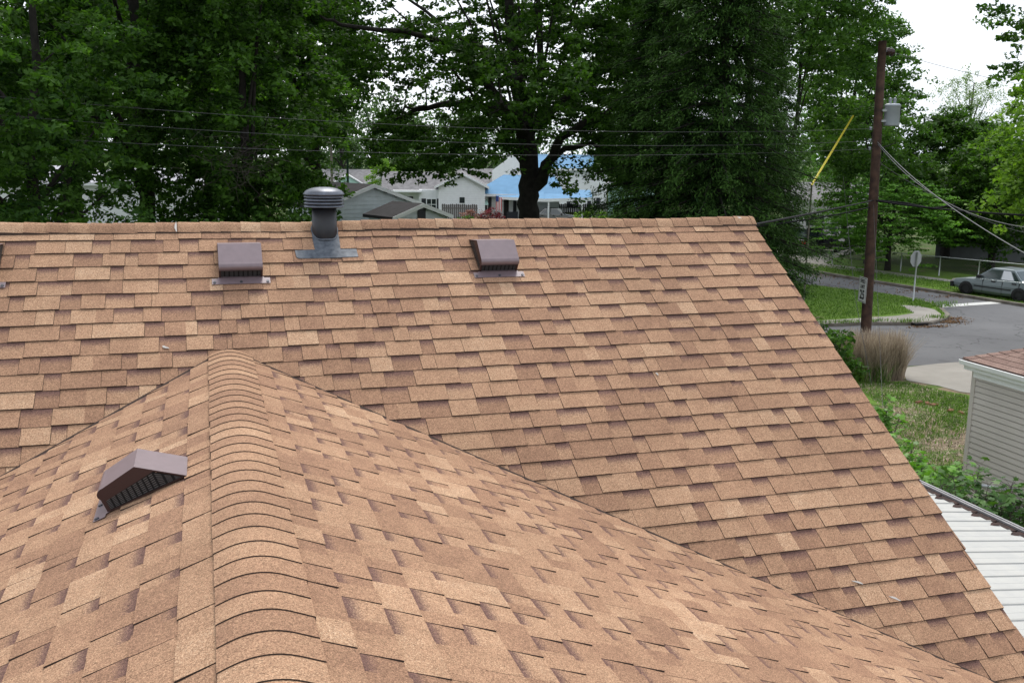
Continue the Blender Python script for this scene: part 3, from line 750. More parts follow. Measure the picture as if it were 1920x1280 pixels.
    slab([(-fw, 0.012), (-hw-0.01, 0.010), (-hw+0.02, -0.04), (hw-0.02, -0.04), (hw+0.01, 0.010), (fw, 0.012), (fw, 0.070), (-fw, 0.070)], 0.0005, 0.0030)
    f.build('flange', BROWN_V, root)
    for a in (-fw+0.018, 0.0, fw-0.018):
        q = MB(); c = W(a, 0.052, 0.003)
        q.tube([c, c+N*0.005], 0.010, 8); q.build('nail_head', NAIL_M, root)
    return root
def on_plane(px, py, pl, lift=0.01):
    d = ray(px, py); P0 = pl.O+pl.N*lift; t = ((P0-CAM)@pl.N)/(d@pl.N); P = CAM+t*d-pl.O
    return float(P@pl.U), float(P@pl.V)
u_, v_ = on_plane(452, 520, MAIN); roof_vent('brown roof vent left of the black pipe, seen square on', MAIN, u_, v_)
u_, v_ = on_plane(934, 508.5, MAIN); roof_vent('brown roof vent right of the black pipe, its left grille showing', MAIN, u_, v_)
u_, v_ = on_plane(-51, 528, MAIN); roof_vent('brown roof vent cut off at the left edge of the picture', MAIN, u_, v_)
ua, va = on_plane(200, 968, WL); ub, vb = on_plane(345, 905, WL)
roof_vent('brown roof vent on the front wing, left of its ridge, side grille showing', WL, ua+0.148, va-0.012, 1, 0.90)

# --- plumbing/flue pipe with louvred cap
uP, vP = on_plane(609, 436, MAIN)
pc = MAIN.P(uP, vP, 0)
px_, py_ = float(pc[0]), float(pc[1])
pt = thing('flue_pipe', 'black round flue pipe with domed grey louvred cap near the ridge', 'flue pipe', (px_, py_, float(pc[2])))
zt = float(pc[2]); zcap = float(atd(609, 388, math.hypot(px_-CAM[0], py_-CAM[1]))[2])
mb = MB(); mb.lathe([(0.0, zt-0.15), (0.096, zt-0.15), (0.093, zcap-0.01), (0.0, zcap-0.01)], (px_, py_, 0), 32); mb.build('pipe', PIPE_M, pt)
mb = MB()
zr0 = zcap
for i in range(4):
    z0 = zr0+i*0.024
    mb.lathe([(0.118, z0+0.020), (0.150, z0+0.0), (0.152, z0+0.004), (0.150, z0+0.009), (0.120, z0+0.026)], (px_, py_, 0), 36)
mb.build('louvre_ring', CAP_M, pt)
mb = MB(); mb.lathe([(0.0, zr0-0.005), (0.115, zr0-0.005), (0.116, zr0+0.11), (0.0, zr0+0.11)], (px_, py_, 0), 28); mb.build('cap_core', BLACKV, pt)
mb = MB(); zd = zr0+0.098
prof = [(0.150, zd-0.008), (0.155, zd-0.004), (0.155, zd+0.004), (0.146, zd+0.010)]
for k in range(1, 9):
    t = k/8*math.pi/2; prof.append((0.146*math.cos(t)**0.8+0.0001, zd+0.010+0.042*math.sin(t)**1.3))
mb.lathe(prof, (px_, py_, 0), 40); mb.build('cap_dome', CAP_M, pt)
mb = MB()
N_ = MAIN.N
def MP(u, v, h): return MAIN.P(u, v, h)
def mslab(b_, poly, h0, h1):
    n = len(poly); b_.add([MP(a, c, h0) for a, c in poly]+[MP(a, c, h1) for a, c in poly],
                         [tuple(range(n)), tuple(range(n, 2*n))[::-1]]+[(i, n+i, n+(i+1) % n, (i+1) % n) for i in range(n)])
ul, vl_ = on_plane(555, 484, MAIN); ur, _ = on_plane(671, 482, MAIN); _, vt = on_plane(600, 468, MAIN)
mslab(mb, [(ul, vt+0.004), (uP-0.095, vt), (uP-0.10, vt-0.12), (uP-0.098, vP-0.02), (uP+0.098, vP-0.02), (uP+0.10, vt-0.12), (uP+0.095, vt), (ur, vt+0.004), (ur+0.004, vl_), (uP+0.01, vl_+0.006), (ul+0.02, vl_+0.004), (ul+0.005, vl_-0.01)], 0.008, 0.0145)
mb.build('flashing', LEAD_M, pt)
mb = MB(); ring = []
for k in range(25):
    t = 2*math.pi*k/24; rr = 0.096+0.003*math.sin(5*t)
    x_, y_ = px_+rr*math.cos(t), py_+rr*math.sin(t)
    ring.append((x_, y_, RZ-S1*abs(y_)+0.018+0.006*math.sin(3*t)))
mb.tube(ring, 0.008, 8, cap=False); mb.build('sealant_collar', LEAD_M, pt)

# --- bird droppings: flat marks lying on the shingles
def dropping(px, py, L_, W_, ang, pl, label, h=0.0135):
    u, v = on_plane(px, py, pl); b_ = MB(); n = 9
    pts = []
    for k in range(n):
        t = 2*math.pi*k/n; r_ = 1+0.3*math.sin(3*t+px); a, c = L_*math.cos(t)*r_, W_*math.sin(t)*r_
        pts.append((u+a*math.cos(ang)-c*math.sin(ang), v+a*math.sin(ang)+c*math.cos(ang)))
    def Pt(p, hh): return pl.P(p[0], p[1], hh)
    b_.add([Pt(p, h) for p in pts]+[Pt(p, h-0.004) for p in pts], [tuple(range(n))]+[(i, n+i, n+(i+1) % n, (i+1) % n) for i in range(n)])
    o = b_.build('bird_dropping', DROP, None, org=tuple(Pt(pts[0], h))); tag(o, label, 'bird dropping', 'bird droppings on the roof')
dropping(310, 651, 0.024, 0.008, 0.5, MAIN, 'white bird dropping on the main slope above the wing apex', 0.014)
dropping(1608, 1091, 0.035, 0.006, 0.45, MAIN, 'thin white smear on the main slope near the lower valley, upper left one', 0.014)
dropping(1678, 1121, 0.035, 0.007, 0.6, MAIN, 'white smear low on the main slope, nearer the verge', 0.014)
dropping(1232, 701, 0.014, 0.006, 1.2, MAIN, 'small white dropping in the middle of the main slope', 0.014)
dropping(330, 430, 0.055, 0.008, 1.55, MAIN, 'long white dropping running down the ridge caps at left', 0.032)
dropping(1384, 412, 0.02, 0.012, 0.5, MAIN, 'white droppings at the right end of the ridge', 0.034)

# ------------------------------------------------------------------ patio roof
GX, GZ0, HZ0 = 6.78, 2.30, 2.68
pr = thing('patio_roof', 'white ribbed metal patio roof with rusty pan ends and grey gutter, beside the house', 'patio roof', (3.0, -1, 0))
def pz_(x): return HZ0+(GZ0-HZ0)*(x-3.29)/(GX-3.29)
y = 1.75; pw = 0.282
XE = GX-0.12
xh = 3.0
i = 0
while y > -7.5:
    b_ = MB()
    # W profile across one pan: a raised rib, low flat, small step, low flat
    prof = [(0.0, -0.04), (0.001, 0.018), (0.012, 0.018), (0.016, 0.006), (0.120, 0.004), (0.127, 0.0075), (0.147, 0.0075), (0.154, 0.004), (0.246, 0.001), (0.248, -0.05)]
    vs = []
    for x in (xh, XE-(0.0 if i % 2 else 0.01)):
        for a, h in prof: vs.append((x, y-a, pz_(x)+h))
    n = len(prof)
    vs += [(v[0], v[1], v[2]-0.004) for v in vs]
    fs = [(k, k+1, n+k+1, n+k) for k in range(n-1)]+[(2*n+k, 3*n+k, 3*n+k+1, 2*n+k+1) for k in range(n-1)]+[(n+k, n+k+1, 3*n+k+1, 3*n+k) for k in range(n-1)]
    b_.add(vs, fs)
    b_.build('roof_panel', PATIO_M, pr)
    y -= pw; i += 1
yend = y
# rusty pan ends
y = 1.75
while y > yend:
    b_ = MB()
    b_.box(XE-0.05, XE+0.10, y-0.275, y-0.03, GZ0-0.10, pz_(XE)-0.004)
    b_.add([(XE-0.07, y-0.085, pz_(XE-0.07)+0.0195), (XE-0.004, y-0.055, pz_(XE)+0.0175), (XE-0.004, y-0.15, pz_(XE)+0.0155), (XE-0.14, y-0.145, pz_(XE)+0.0175)], [(0, 1, 2, 3)][::-1])
    b_.build('rusty_pan_end', RUST_M, pr)
    y -= pw
b_ = MB(); gp = [(GX+0.065, -0.13), (GX+0.065, 0.03), (GX+0.035, 0.035), (GX+0.035, -0.11), (GX-0.02, -0.11), (GX-0.02, -0.13)]
b_.prism([(a, GZ0+h) for a, h in gp], 1, -7.5, 1.95)
b_.box(GX+0.012, GX+0.030, -7.5, 1.95, GZ0+0.000, GZ0+0.022)
b_.build('gutter', GUTTER_M, pr)
for yy in (1.7, -1.5, -4.8, -7.4):
    b_ = MB(); b_.box(GX-0.12, GX-0.04, yy-0.04, yy+0.04, 0, GZ0-0.12); b_.build('post', TRIM, pr)
b_ = MB(); b_.box(GX-0.14, GX-0.02, -7.5, 1.9, GZ0-0.135, GZ0-0.115); b_.box(3.0, 3.06, -7.5, 1.8, HZ0-0.14, HZ0-0.02); b_.build('beam', TRIM, pr)

# ------------------------------------------------------------------ neighbour's house (taupe vinyl)
NX, NY, NZ = 11.55, 5.95, 2.52
nb = thing('taupe_house', 'neighbouring house with taupe vinyl siding, white eave and brown shingles at the right edge', 'house', (NX, NY, 0))
NW = 9.0
mb = MB(); mb.box(NX+0.032, NX+NW, NY-12, NY-0.03, 0, NZ+0.02); wl_ = mb.build('wall', SIDING_T, nb)
lap = 0.103; k = 0
me_l = None
z = 0.18
while z < NZ-0.02:
    zt_ = min(z+lap, NZ)
    b_ = MB()
    b_.add([(NX-0.018, NY-12, z), (NX-0.018, NY, z), (NX-0.006, NY, zt_-0.013), (NX-0.006, NY-12, zt_-0.013), (NX+0.03, NY-12, z+0.001), (NX+0.03, NY, z+0.001)],
           [(0, 1, 2, 3)[::-1], (0, 4, 5, 1)])
    b_.build('siding_lap', SIDING_T, wl_)
    z += lap
mb = MB(); mb.box(NX-0.028, NX+0.06, NY-0.06, NY+0.03, 0.1, NZ); mb.build('corner_post', SIDING_T, nb)
# eave: soffit, fascia, gutter
OX = 0.10
mb = MB()
mb.box(NX-OX, NX+0.05, NY-12, NY+0.14, NZ, NZ+0.02)
mb.box(NX-OX-0.02, NX-OX, NY-12, NY+0.14, NZ-0.02, NZ+0.16)
mb.box(NX-0.03, NX-0.005, NY-12, NY-0.0, NZ-0.14, NZ-0.003)
mb.build('fascia', TRIM, nb)
mb = MB(); mb.prism([(NX-OX-0.02, NZ+0.05), (NX-OX-0.10, NZ+0.07), (NX-OX-0.12, NZ+0.15), (NX-OX-0.11, NZ+0.155), (NX-OX-0.09, NZ+0.08), (NX-OX-0.025, NZ+0.06)], 1, NY-12, NY+0.17)
mb.build('gutter', TRIM, nb)
NS = 0.40; ex = NX-OX-0.04; ez = NZ+0.165; ey = NY+0.16
mb = MB(); HWD = 4.6
A_ = [(ex, ey, ez-0.02), (ex+2*HWD, ey, ez-0.02), (ex+2*HWD, ey-14, ez-0.02), (ex, ey-14, ez-0.02), (ex+HWD, ey-HWD, ez-0.02+NS*HWD), (ex+HWD, ey-14+HWD, ez-0.02+NS*HWD)]
A_ += [(p[0], p[1], p[2]-0.07) for p in A_[:4]]
mb.add(A_, [(0, 4, 5, 3), (0, 1, 4), (1, 2, 5, 4), (2, 3, 5), (0, 3, 9, 6), (0, 6, 7, 1), (1, 7, 8, 2), (2, 8, 9, 3), (6, 9, 8, 7)])
nroof = mb.build('roof', ROOF_BROWN, nb)
nb_sh = shingle_mat('neighbour_shingles', [(0.0, (0.10, 0.065, 0.055)), (0.35, (0.17, 0.110, 0.092)), (0.6, (0.235, 0.158, 0.132)), (1.0, (0.40, 0.30, 0.25))])
CN = 1/math.hypot(1, NS)
NP = Plane((ex, ey, ez), (0, -1, 0), (CN, 0, CN*NS))
for r_ in range(26):
    s0 = r_*EXP-0.01; u = (0.33/2 if r_ % 2 else 0)-0.33
    while u < 8.5:
        poly = [(u+0.0025, s0), (u+0.3275, s0), (u+0.3275, s0+EXP+0.012), (u+0.0025, s0+EXP+0.012)]
        poly = clip(poly, 1, -CN, 0)
        if len(poly) > 2 and u < 4.6 and r_ < 20:
            n_ = len(poly)
            vs = [NP.P(a, c, 0.003+0.007*(1-(c-s0)/(EXP+0.012))) for a, c in poly]+[NP.P(a, c, -0.004) for a, c in poly]
            p = ['shingle', vs, [tuple(range(n_))]+[(k_, n_+k_, n_+(k_+1) % n_, (k_+1) % n_) for k_ in range(n_)], [0]+[1]*n_, 0.5+rnd.uniform(-0.14, 0.14), [0.7]*2*n_, 0.0]
            o = emit([p], 'shingle', nroof, True)
            o.location = np.array(o.location)-world_base(nroof); o.data.materials[0] = nb_sh
        u += 0.33
# hip caps
u = 0.0
while u < HWD*1.0:
    h0 = np.array([ex+u, ey-u, ez+NS*u]); h1 = h0+np.array([0.13, -0.13, NS*0.13])
    vs = []
    for q_, up_ in ((h0, 0.022), (h1, 0.012)):
        vs += [q_+np.array([0.0, -0.15, up_-0.004]), q_+np.array([0, 0, up_+0.004]), q_+np.array([0.15, 0.0, up_-0.004])]
    vs += [v_-np.array([0, 0, 0.016]) for v_ in vs[:3]]
    o = emit([['ridge_cap_shingle', vs, [(0, 1, 4, 3), (1, 2, 5, 4), (0, 6, 7, 1), (1, 7, 8, 2)], [0, 0, 1, 1], 0.5+rnd.uniform(-0.1, 0.1), [0.7]*9, 0.0]], 'ridge_cap_shingle', nroof, True)
    o.location = np.array(o.location)-world_base(nroof); o.data.materials[0] = nb_sh
    u += 0.13
mb = MB(); wb = (float(NX-0.06), 5.2); 
mb.box(NX-0.16, NX-0.02, 4.4, 5.25, 0.02, 0.42)
aw = mb.build('foundation_vent', BLACKV, nb)
mb = MB()
for i_ in range(9): mb.box(NX-0.175, NX-0.165, 4.42+i_*0.095, 4.44+i_*0.095, 0.02, 0.42)
for i_ in range(4): mb.box(NX-0.176, NX-0.166, 4.4, 5.25, 0.05+i_*0.11, 0.07+i_*0.11)
mb.build('vent_bars', GALV, aw)
mb = MB(); mb.tube([(NX-0.25, 5.25, 0.62), (NX-0.16, 4.8, 0.68)], 0.035, 8); mb.tube([(NX-0.16, 4.8, 0.68), (NX+0.0, 4.8, 0.68)], 0.035, 8); mb.build('drain_pipe', GALV, nb)

# ------------------------------------------------------------------ foliage machinery
def leaf_cloud(centers, n_per, rad, flat, size, seed, asp=0.55, up=0.7, droop=0.0, tint_c=None, radial=None):
    """centers (k,3); rad scalar or (k,), returns verts, faces, tint"""
    g = np.random.default_rng(seed); k = len(centers)
    rad = np.broadcast_to(np.asarray(rad, float), (k,))
    C = np.repeat(centers, n_per, 0); Rr = np.repeat(rad, n_per)
    d = g.normal(size=(len(C), 3)); d /= np.linalg.norm(d, axis=1)[:, None]
    r_ = g.random(len(C))**0.45
    off = d*r_[:, None]*Rr[:, None]; off[:, 2] *= flat
    off[:, 2] -= droop*(off[:, 0]**2+off[:, 1]**2)/np.maximum(Rr, 0.1)
    P = C+off
    nrm = g.normal(size=P.shape)*0.75+np.array([0, 0, up])+d*0.35
    nrm /= np.linalg.norm(nrm, axis=1)[:, None]
    a = g.normal(size=P.shape); a -= (a*nrm).sum(1)[:, None]*nrm; a /= np.linalg.norm(a, axis=1)[:, None]
    b = np.cross(nrm, a); s = size*g.uniform(0.6, 1.25, len(P))[:, None]
    v = np.stack([P-a*s*0.5, P+b*s*asp*0.5-a*s*0.08, P+a*s*0.5, P-b*s*asp*0.5-a*s*0.08], 1).reshape(-1, 3)
    f = np.arange(len(v)).reshape(-1, 4)
    tc_ = (g.uniform(0.15, 0.75, k) if tint_c is None else tint_c)
    t = np.clip(np.repeat(tc_, n_per)+g.normal(0, 0.17, len(C)), 0, 1)
    return v, f, np.repeat(t, 4)
NLK = 0.98; SZK = 0.92
def tree(name, label, x, y, H, tr, crown, nspray, nleaf, size, lm, bark=BARK, limbs=None, group=None, seed=1, spray=0.8, flat=0.45, droop=0.0,
         cat='tree', nlimb=9, asp=0.55, up=0.7, shell=0.55, lift=0.0, extra=None, trunk_top=0.85, bough=3, z0=0.0, tw=0.022):
    g = np.random.default_rng(seed)
    root = thing(name, label, cat, (x, y, z0), 0, group)
    b_ = MB(); nodes = []
    top = H*trunk_top
    tp = []; rr = []
    wx = g.normal(0, 0.02*H, 2)
    for i in range(7):
        f = i/6; tp.append((x+wx[0]*f*f+g.normal(0, 0.01*H)*(i > 0)*0.5, y+wx[1]*f*f, z0+top*f)); rr.append(tr*(1.25 if i == 0 else 1)*(1-0.8*f))
    if not (limbs and limbs[0] == 'notrunk'):
        b_.tube(tp, rr, 10)
        for p, q in zip(tp, rr): nodes.append((np.array(p), q))
    cr_ = [(x+c[0], y+c[1], z0+c[2], c[3], c[4], c[5]) for c in crown]
    vol = np.array([c[3]*c[4]*c[5] for c in cr_])**0.8; vol = vol/vol.sum()
    def sample(n, sh):
        idx = g.choice(len(cr_), n, p=vol); d = g.normal(size=(n, 3)); d /= np.linalg.norm(d, axis=1)[:, None]
        r_ = sh+(1-sh)*g.random(n)**0.6
        A = np.array([cr_[i] for i in idx]); return A[:, :3]+d*r_[:, None]*A[:, 3:]
    if limbs:
        for L_ in limbs:
            if isinstance(L_, str): continue
            pts, r0, r1 = L_
            P = [np.array(p, float) for p in pts]; Q = []
            for i in range(len(P)-1):
                for k_ in range(3):
                    Q.append(P[i]+(P[i+1]-P[i])*k_/3+(g.normal(0, 0.06, 3) if (i+k_) else 0))
            Q.append(P[-1]); rads = [r0+(r1-r0)*i/(len(Q)-1) for i in range(len(Q))]
            b_.tube(Q, rads, 8)
            for p, q in zip(Q, rads): nodes.append((p, q))
    tgt = sample(nlimb, 0.25)
    for t in tgt:
        hz = z0+min(top*0.95, max(top*0.25, (t[2]-z0)*g.uniform(0.45, 0.8)))
        f = (hz-z0)/top; i = min(5, int(f*6)); ff = f*6-i
        s = np.array(tp[i])*(1-ff)+np.array(tp[i+1])*ff
        mid = (s+t)/2+np.array([0, 0, 0.1*np.linalg.norm(t-s)])
        Q = [s, s*0.5+mid*0.5+g.normal(0, 0.08, 3), mid, mid*0.45+t*0.55+g.normal(0, 0.1, 3), t]
        rads = [tr*(1-0.8*f)*0.55*q for q in (1, 0.8, 0.6, 0.4, 0.15)]
        b_.tube(Q, rads, 6)
        for p, q in zip(Q[1:], rads[1:]): nodes.append((p, q))
    C = sample(nspray, shell)
    if extra is not None: C = np.concatenate([C, np.array(extra)])
    C[:, 2] = np.maximum(C[:, 2], z0+0.4)
    NP_ = np.array([n[0] for n in nodes]); NR = np.array([n[1] for n in nodes])
    new_p = []
    order = np.argsort(np.linalg.norm(C-np.array([x, y, z0+H*0.4]), axis=1))
    for ii in order:
        c = C[ii]
        d = np.linalg.norm(NP_-c, axis=1)+0.8*np.maximum(0, NP_[:, 2]-c[2]-0.3)
        j = int(np.argmin(d)); s = NP_[j]
        if np.linalg.norm(c-s) < 0.05: continue
        mid = (s+c)/2+g.normal(0, 0.06, 3)+np.array([0, 0, 0.12*np.linalg.norm(c-s)])
        r0 = min(NR[j]*0.6, 0.012+tw*np.linalg.norm(c-s)*0.8)
        b_.tube([s, mid, c], [r0, r0*0.7, r0*0.3], 4, cap=False)
        NP_ = np.concatenate([NP_, mid[None]]); NR = np.append(NR, r0*0.7)
    b_.build('trunk', bark, root)
    sr = spray*g.uniform(0.6, 1.25, len(C))
    out_ = C-np.array([x, y, z0+H*0.45]); out_[:, 2] *= 0.25; out_ += g.normal(0, 0.35, C.shape)*np.linalg.norm(out_, axis=1)[:, None]*0.5
    out_ /= np.linalg.norm(out_, axis=1)[:, None]+1e-6
    CC = []; SS = []; TT = []
    tb = g.uniform(0.12, 0.62, len(C))
    for i in range(bough):
        CC.append(C+out_*(i*0.62*sr)[:, None]-np.array([0, 0, 1.0])*((0.16*i*i)*sr)[:, None]+g.normal(0, 0.06, C.shape)); SS.append(sr*(0.72-0.14*i)); TT.append(np.clip(tb+0.07*i, 0, 0.9))
    v, f, t = leaf_cloud(np.concatenate(CC), max(4, int(nleaf*NLK/bough)), np.concatenate(SS), flat, size*SZK, seed+100, asp, up+0.25, droop, np.concatenate(TT))
    o = build_np('crown', v, f, lm, root, {'tint': t}); o['kind'] = 'stuff'
    return root
def conifer(name, label, x, y, H, rb, z1, nlev, lm, seed, group=None, per=11, nn=34, z0=0.0, leafl=0.19):
    """whorled drooping branches hung with short flat sprays"""
    g = np.random.default_rng(seed); root = thing(name, label, 'tree', (x, y, z0), 0, group)
    b_ = MB(); b_.tube([(x, y, z0), (x+0.1, y, z0+H*0.5), (x, y, z0+H)], [rb*0.075, rb*0.05, 0.03], 10)
    Vs = []; T = []
    for i in range(nlev):
        f = i/(nlev-1); z = z1+(H-0.3-z1)*f; L0 = rb*(1-f)**0.8*(1.0 if f > 0.08 else 0.8)+0.3
        for k_ in range(per):
            az = 2*math.pi*(k_+g.uniform(-0.4, 0.4))/per+i*0.7; L_ = L0*g.uniform(0.62, 1.15)
            dx, dy = math.cos(az), math.sin(az)
            pts = []
            for s in (0, 0.35, 0.7, 1.0):
                pts.append(np.array([x+dx*L_*s, y+dy*L_*s, z0+z+0.10*L_*s-0.42*L_*s*s+0.10*L_*s**3]))
            b_.tube(pts, [0.05, 0.035, 0.02, 0.008], 4, cap=False)
            n = int(nn*(0.35+L_/rb))
            s = g.random(n)**0.75
            base = np.array([x, y, z0+z])+np.stack([dx*L_*s, dy*L_*s, 0.10*L_*s-0.42*L_*s*s+0.10*L_*s**3], 1)
            wdt = 0.34*L_*(1.1-s)*g.uniform(-1, 1, n)
            P = base+np.stack([-dy*wdt, dx*wdt, -0.14*np.abs(wdt)+g.normal(0, 0.04, n)], 1)
            # each spray: 5 hanging slivers
            for q in range(11):
                a = np.stack([dx*0.6+g.normal(0, 0.55, n), dy*0.6+g.normal(0, 0.55, n), -0.32+g.normal(0, 0.30, n)], 1)
                a /= np.linalg.norm(a, axis=1)[:, None]
                bb = np.cross(a, np.stack([g.normal(0, 0.4, n), g.normal(0, 0.4, n), np.ones(n)], 1)); bb /= np.linalg.norm(bb, axis=1)[:, None]
                l = leafl*0.8*g.uniform(0.6, 1.3, n)[:, None]; w_ = l*0.22
                P0 = P+g.normal(0, 0.10, P.shape)
                Vs.append(np.stack([P0, P0+a*l*0.5+bb*w_*0.5, P0+a*l, P0+a*l*0.5-bb*w_*0.5], 1).reshape(-1, 3))
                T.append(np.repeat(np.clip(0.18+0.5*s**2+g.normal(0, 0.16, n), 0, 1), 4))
    b_.build('trunk', BARK, root)
    V = np.concatenate(Vs); T = np.concatenate(T)
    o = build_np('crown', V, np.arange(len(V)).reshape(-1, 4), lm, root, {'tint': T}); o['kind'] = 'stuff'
    return root

# ---- the big oak behind the ridge, limbs traced in its own vertical plane with depth
DO = 38.5
def OP(px, py, dz=0.0): return atd(px, py, DO+dz)
ox, oy = OP(992, 430)[:2]
limbs = ['notrunk',
 ([(ox, oy, -0.1), OP(992, 400), OP(991, 350), OP(989, 290), OP(984, 240)], 0.45, 0.36),
 ([OP(984, 242), OP(974, 170, 0.3), OP(962, 90, 0.5), OP(955, 0, 0.2), OP(950, -90)], 0.36, 0.12),
 ([OP(984, 245), OP(1000, 180, 1), OP(1018, 90, 1.5), OP(1010, -40, 2)], 0.26, 0.08),
 ([OP(1003, 350), OP(1030, 310, -0.8), OP(1052, 262, -1.2), OP(1100, 225, -1.8), OP(1190, 180, -2.4)], 0.26, 0.07),
 ([OP(1000, 240), OP(1035, 205, 0.5), OP(1080, 165, 1), OP(1150, 120, 1.5), OP(1230, 90, 2)], 0.22, 0.06),
 ([OP(1000, 332), OP(1060, 280, 0.6), OP(1110, 270, 1.5), OP(1170, 300, 2.2)], 0.15, 0.05),
 ([OP(978, 230), OP(945, 195, -0.6), OP(900, 130, -1), OP(850, 85, -1.5), OP(760, 58, -2), OP(640, 52, -2.4), OP(600, 30, -2.6)], 0.20, 0.04),
 ([OP(976, 228), OP(930, 205, 0.8), OP(870, 195, 1.4), OP(800, 200, 2), OP(735, 225, 2.5), OP(700, 245, 2.8)], 0.20, 0.04),
 ([OP(972, 150), OP(900, 90, 1), OP(820, 40, 2), OP(740, -20, 3)], 0.14, 0.04),
 ([OP(984, 250), OP(960, 215, -3), OP(940, 190, -6)], 0.2, 0.06),
 ([OP(984, 250), OP(1010, 215, 3.5), OP(1040, 170, 7)], 0.2, 0.06),
 ([OP(800, 200, 2), OP(760, 205, 1), OP(715, 240, 0), OP(690, 262, -0.5)], 0.06, 0.02)]
og = np.random.default_rng(5)
ext = []
def clump(px, py, n, sx, sy, dz=0, sd=1.5):
    for _ in range(n): ext.append(OP(px+og.normal(0, sx), py+og.normal(0, sy), dz+og.normal(0, sd)))
clump(800, 262, 30, 45, 22); clump(850, 298, 9, 30, 12, -1); clump(770, 308, 4, 18, 10, -1); clump(740, 240, 10, 25, 20); clump(880, 250, 22, 35, 22)
clump(1150, 280, 26, 34, 30, 0); clump(1150, 335, 7, 14, 18, -1); clump(1060, 315, 5, 20, 10, -1.5); clump(1100, 250, 12, 30, 15)
clump(800, 70, 22, 55, 30, -1); clump(1080, 60, 40, 80, 45, 0); clump(940, 40, 30, 50, 35, 2); clump(1180, 60, 20, 40, 40, 3); clump(1020, 30, 26, 60, 30, 3); clump(900, 160, 20, 50, 30, 3); clump(1110, 180, 22, 40, 30, 3)
clump(1010, 160, 42, 60, 40, -4, 1.5); clump(900, 110, 26, 40, 25, -4, 1.5); clump(1160, 200, 30, 40, 40, -2); clump(920, 230, 22, 40, 25, -2.5)
clump(700, 120, 16, 45, 35, 0); clump(660, 60, 18, 45, 25, 0); clump(640, 180, 10, 20, 40, 0); clump(1210, 120, 30, 50, 40, 0)
H_ = 19.0
tree('oak_tree', 'big dark oak behind the ridge, thick forked trunk right of centre', float(ox), float(oy), H_, 0.5,
     [(-1.0, 0.5, 12.4, 7.2, 6.5, 4.6), (3.5, 1, 11.5, 4.5, 5.5, 4.2), (0, 0, 16, 5.5, 5.5, 3)], 640, 105, 0.21, LF_OAK, BARK, limbs, None, 21, 0.72, 0.42, extra=ext, nlimb=10, trunk_top=0.3)

# ---- trees to the left
GL = 'broadleaf trees behind the ridge'
x, y = loc(268, 30)
tree('maple_tree', 'dark maple with layered drooping boughs, its straight trunk left of centre-left', x, y, 17, 0.30,
     [(-1.0, 0, 9.5, 4.6, 4.8, 4.2), (1.0, 0, 6.3, 2.3, 3.2, 2.0), (0, 0, 13, 4.5, 4.5, 3.5)], 460, 130, 0.19, LF_MAPLE, seed=31, spray=0.78, flat=0.30, droop=0.35, group=GL)
x, y = loc(60, 25)
tree('maple_tree', 'maple at the left edge with low bright boughs over the ridge', x, y, 14, 0.2,
     [(-1.0, 0, 7.6, 3.6, 3.5, 3.2), (-0.3, 0, 4.9, 2.1, 2.2, 1.1)], 330, 120, 0.18, LF_MAPLE, seed=32, spray=0.72, flat=0.33, droop=0.3, group=GL)
x, y = loc(455, 27)
tree('bushy_tree', 'dense bushy tree with dead twigs left of the black pipe', x, y, 13, 0.22,
     [(0, 0, 7.2, 2.3, 2.6, 3.2), (0.2, 0, 4.7, 2.2, 2.3, 1.7), (-0.2, 0, 10.5, 2.2, 2.2, 2.6)], 420, 120, 0.17, LF_OAK, seed=33, spray=0.55, flat=0.8, group=GL, shell=0.6)
x, y = loc(590, 44)
tree('maple_tree', 'lighter green maple standing behind the black pipe cap', x, y, 17, 0.3,
     [(-1.2, 0, 9.5, 3.4, 3.5, 4.0), (-0.6, 0, 14, 3.6, 3.5, 3)], 300, 110, 0.24, LF_BROAD, seed=34, spray=0.9, flat=0.4, group=GL)
x, y = loc(130, 43)
tree('maple_tree', 'tall maple far left behind the layered maple', x, y, 19, 0.35, [(-1, 0, 12, 5.5, 5, 6)], 380, 100, 0.30, LF_MAPLE, seed=35, spray=1.1, flat=0.4, group=GL)
x, y = loc(390, 46)
tree('maple_tree', 'tall maple behind the dense bushy tree', x, y, 20, 0.35, [(0, 0, 13, 5.5, 5, 6.2)], 400, 100, 0.30, LF_MAPLE, seed=36, spray=1.1, flat=0.4, group=GL)
x, y = loc(-60, 36)
tree('maple_tree', 'maple reaching in from beyond the left edge, upper part', x, y, 17, 0.3, [(0, 0, 11, 4.5, 4.5, 5)], 320, 100, 0.26, LF_OAK, seed=37, spray=1.0, flat=0.4, group=GL)
x, y = loc(545, 62)
tree('maple_tree', 'distant maple between the bushy tree and the pipe cap', x, y, 20, 0.35, [(-2, 0, 12.5, 6.5, 5, 6.5)], 300, 90, 0.40, LF_FAR, seed=38, spray=1.3, flat=0.45, group=GL)
x, y = loc(200, 21.5)
tree('shrub', 'low leafy shrub along the ridge below the layered maple', x, y, 4.6, 0.06, [(-1.8, 0, 3.9, 2.0, 1.4, 1.1), (1.0, 0.4, 3.8, 1.6, 1.4, 1.0)], 150, 90, 0.14, LF_MAPLE, seed=39, spray=0.5, flat=0.6, cat='shrub')
x, y = loc(540, 25)
tree('shrub', 'leafy shrub just left of the black pipe', x, y, 4.6, 0.06, [(0.1, 0, 3.6, 1.0, 1.2, 1.1)], 70, 90, 0.13, LF_BROAD, seed=40, spray=0.4, flat=0.6, cat='shrub')
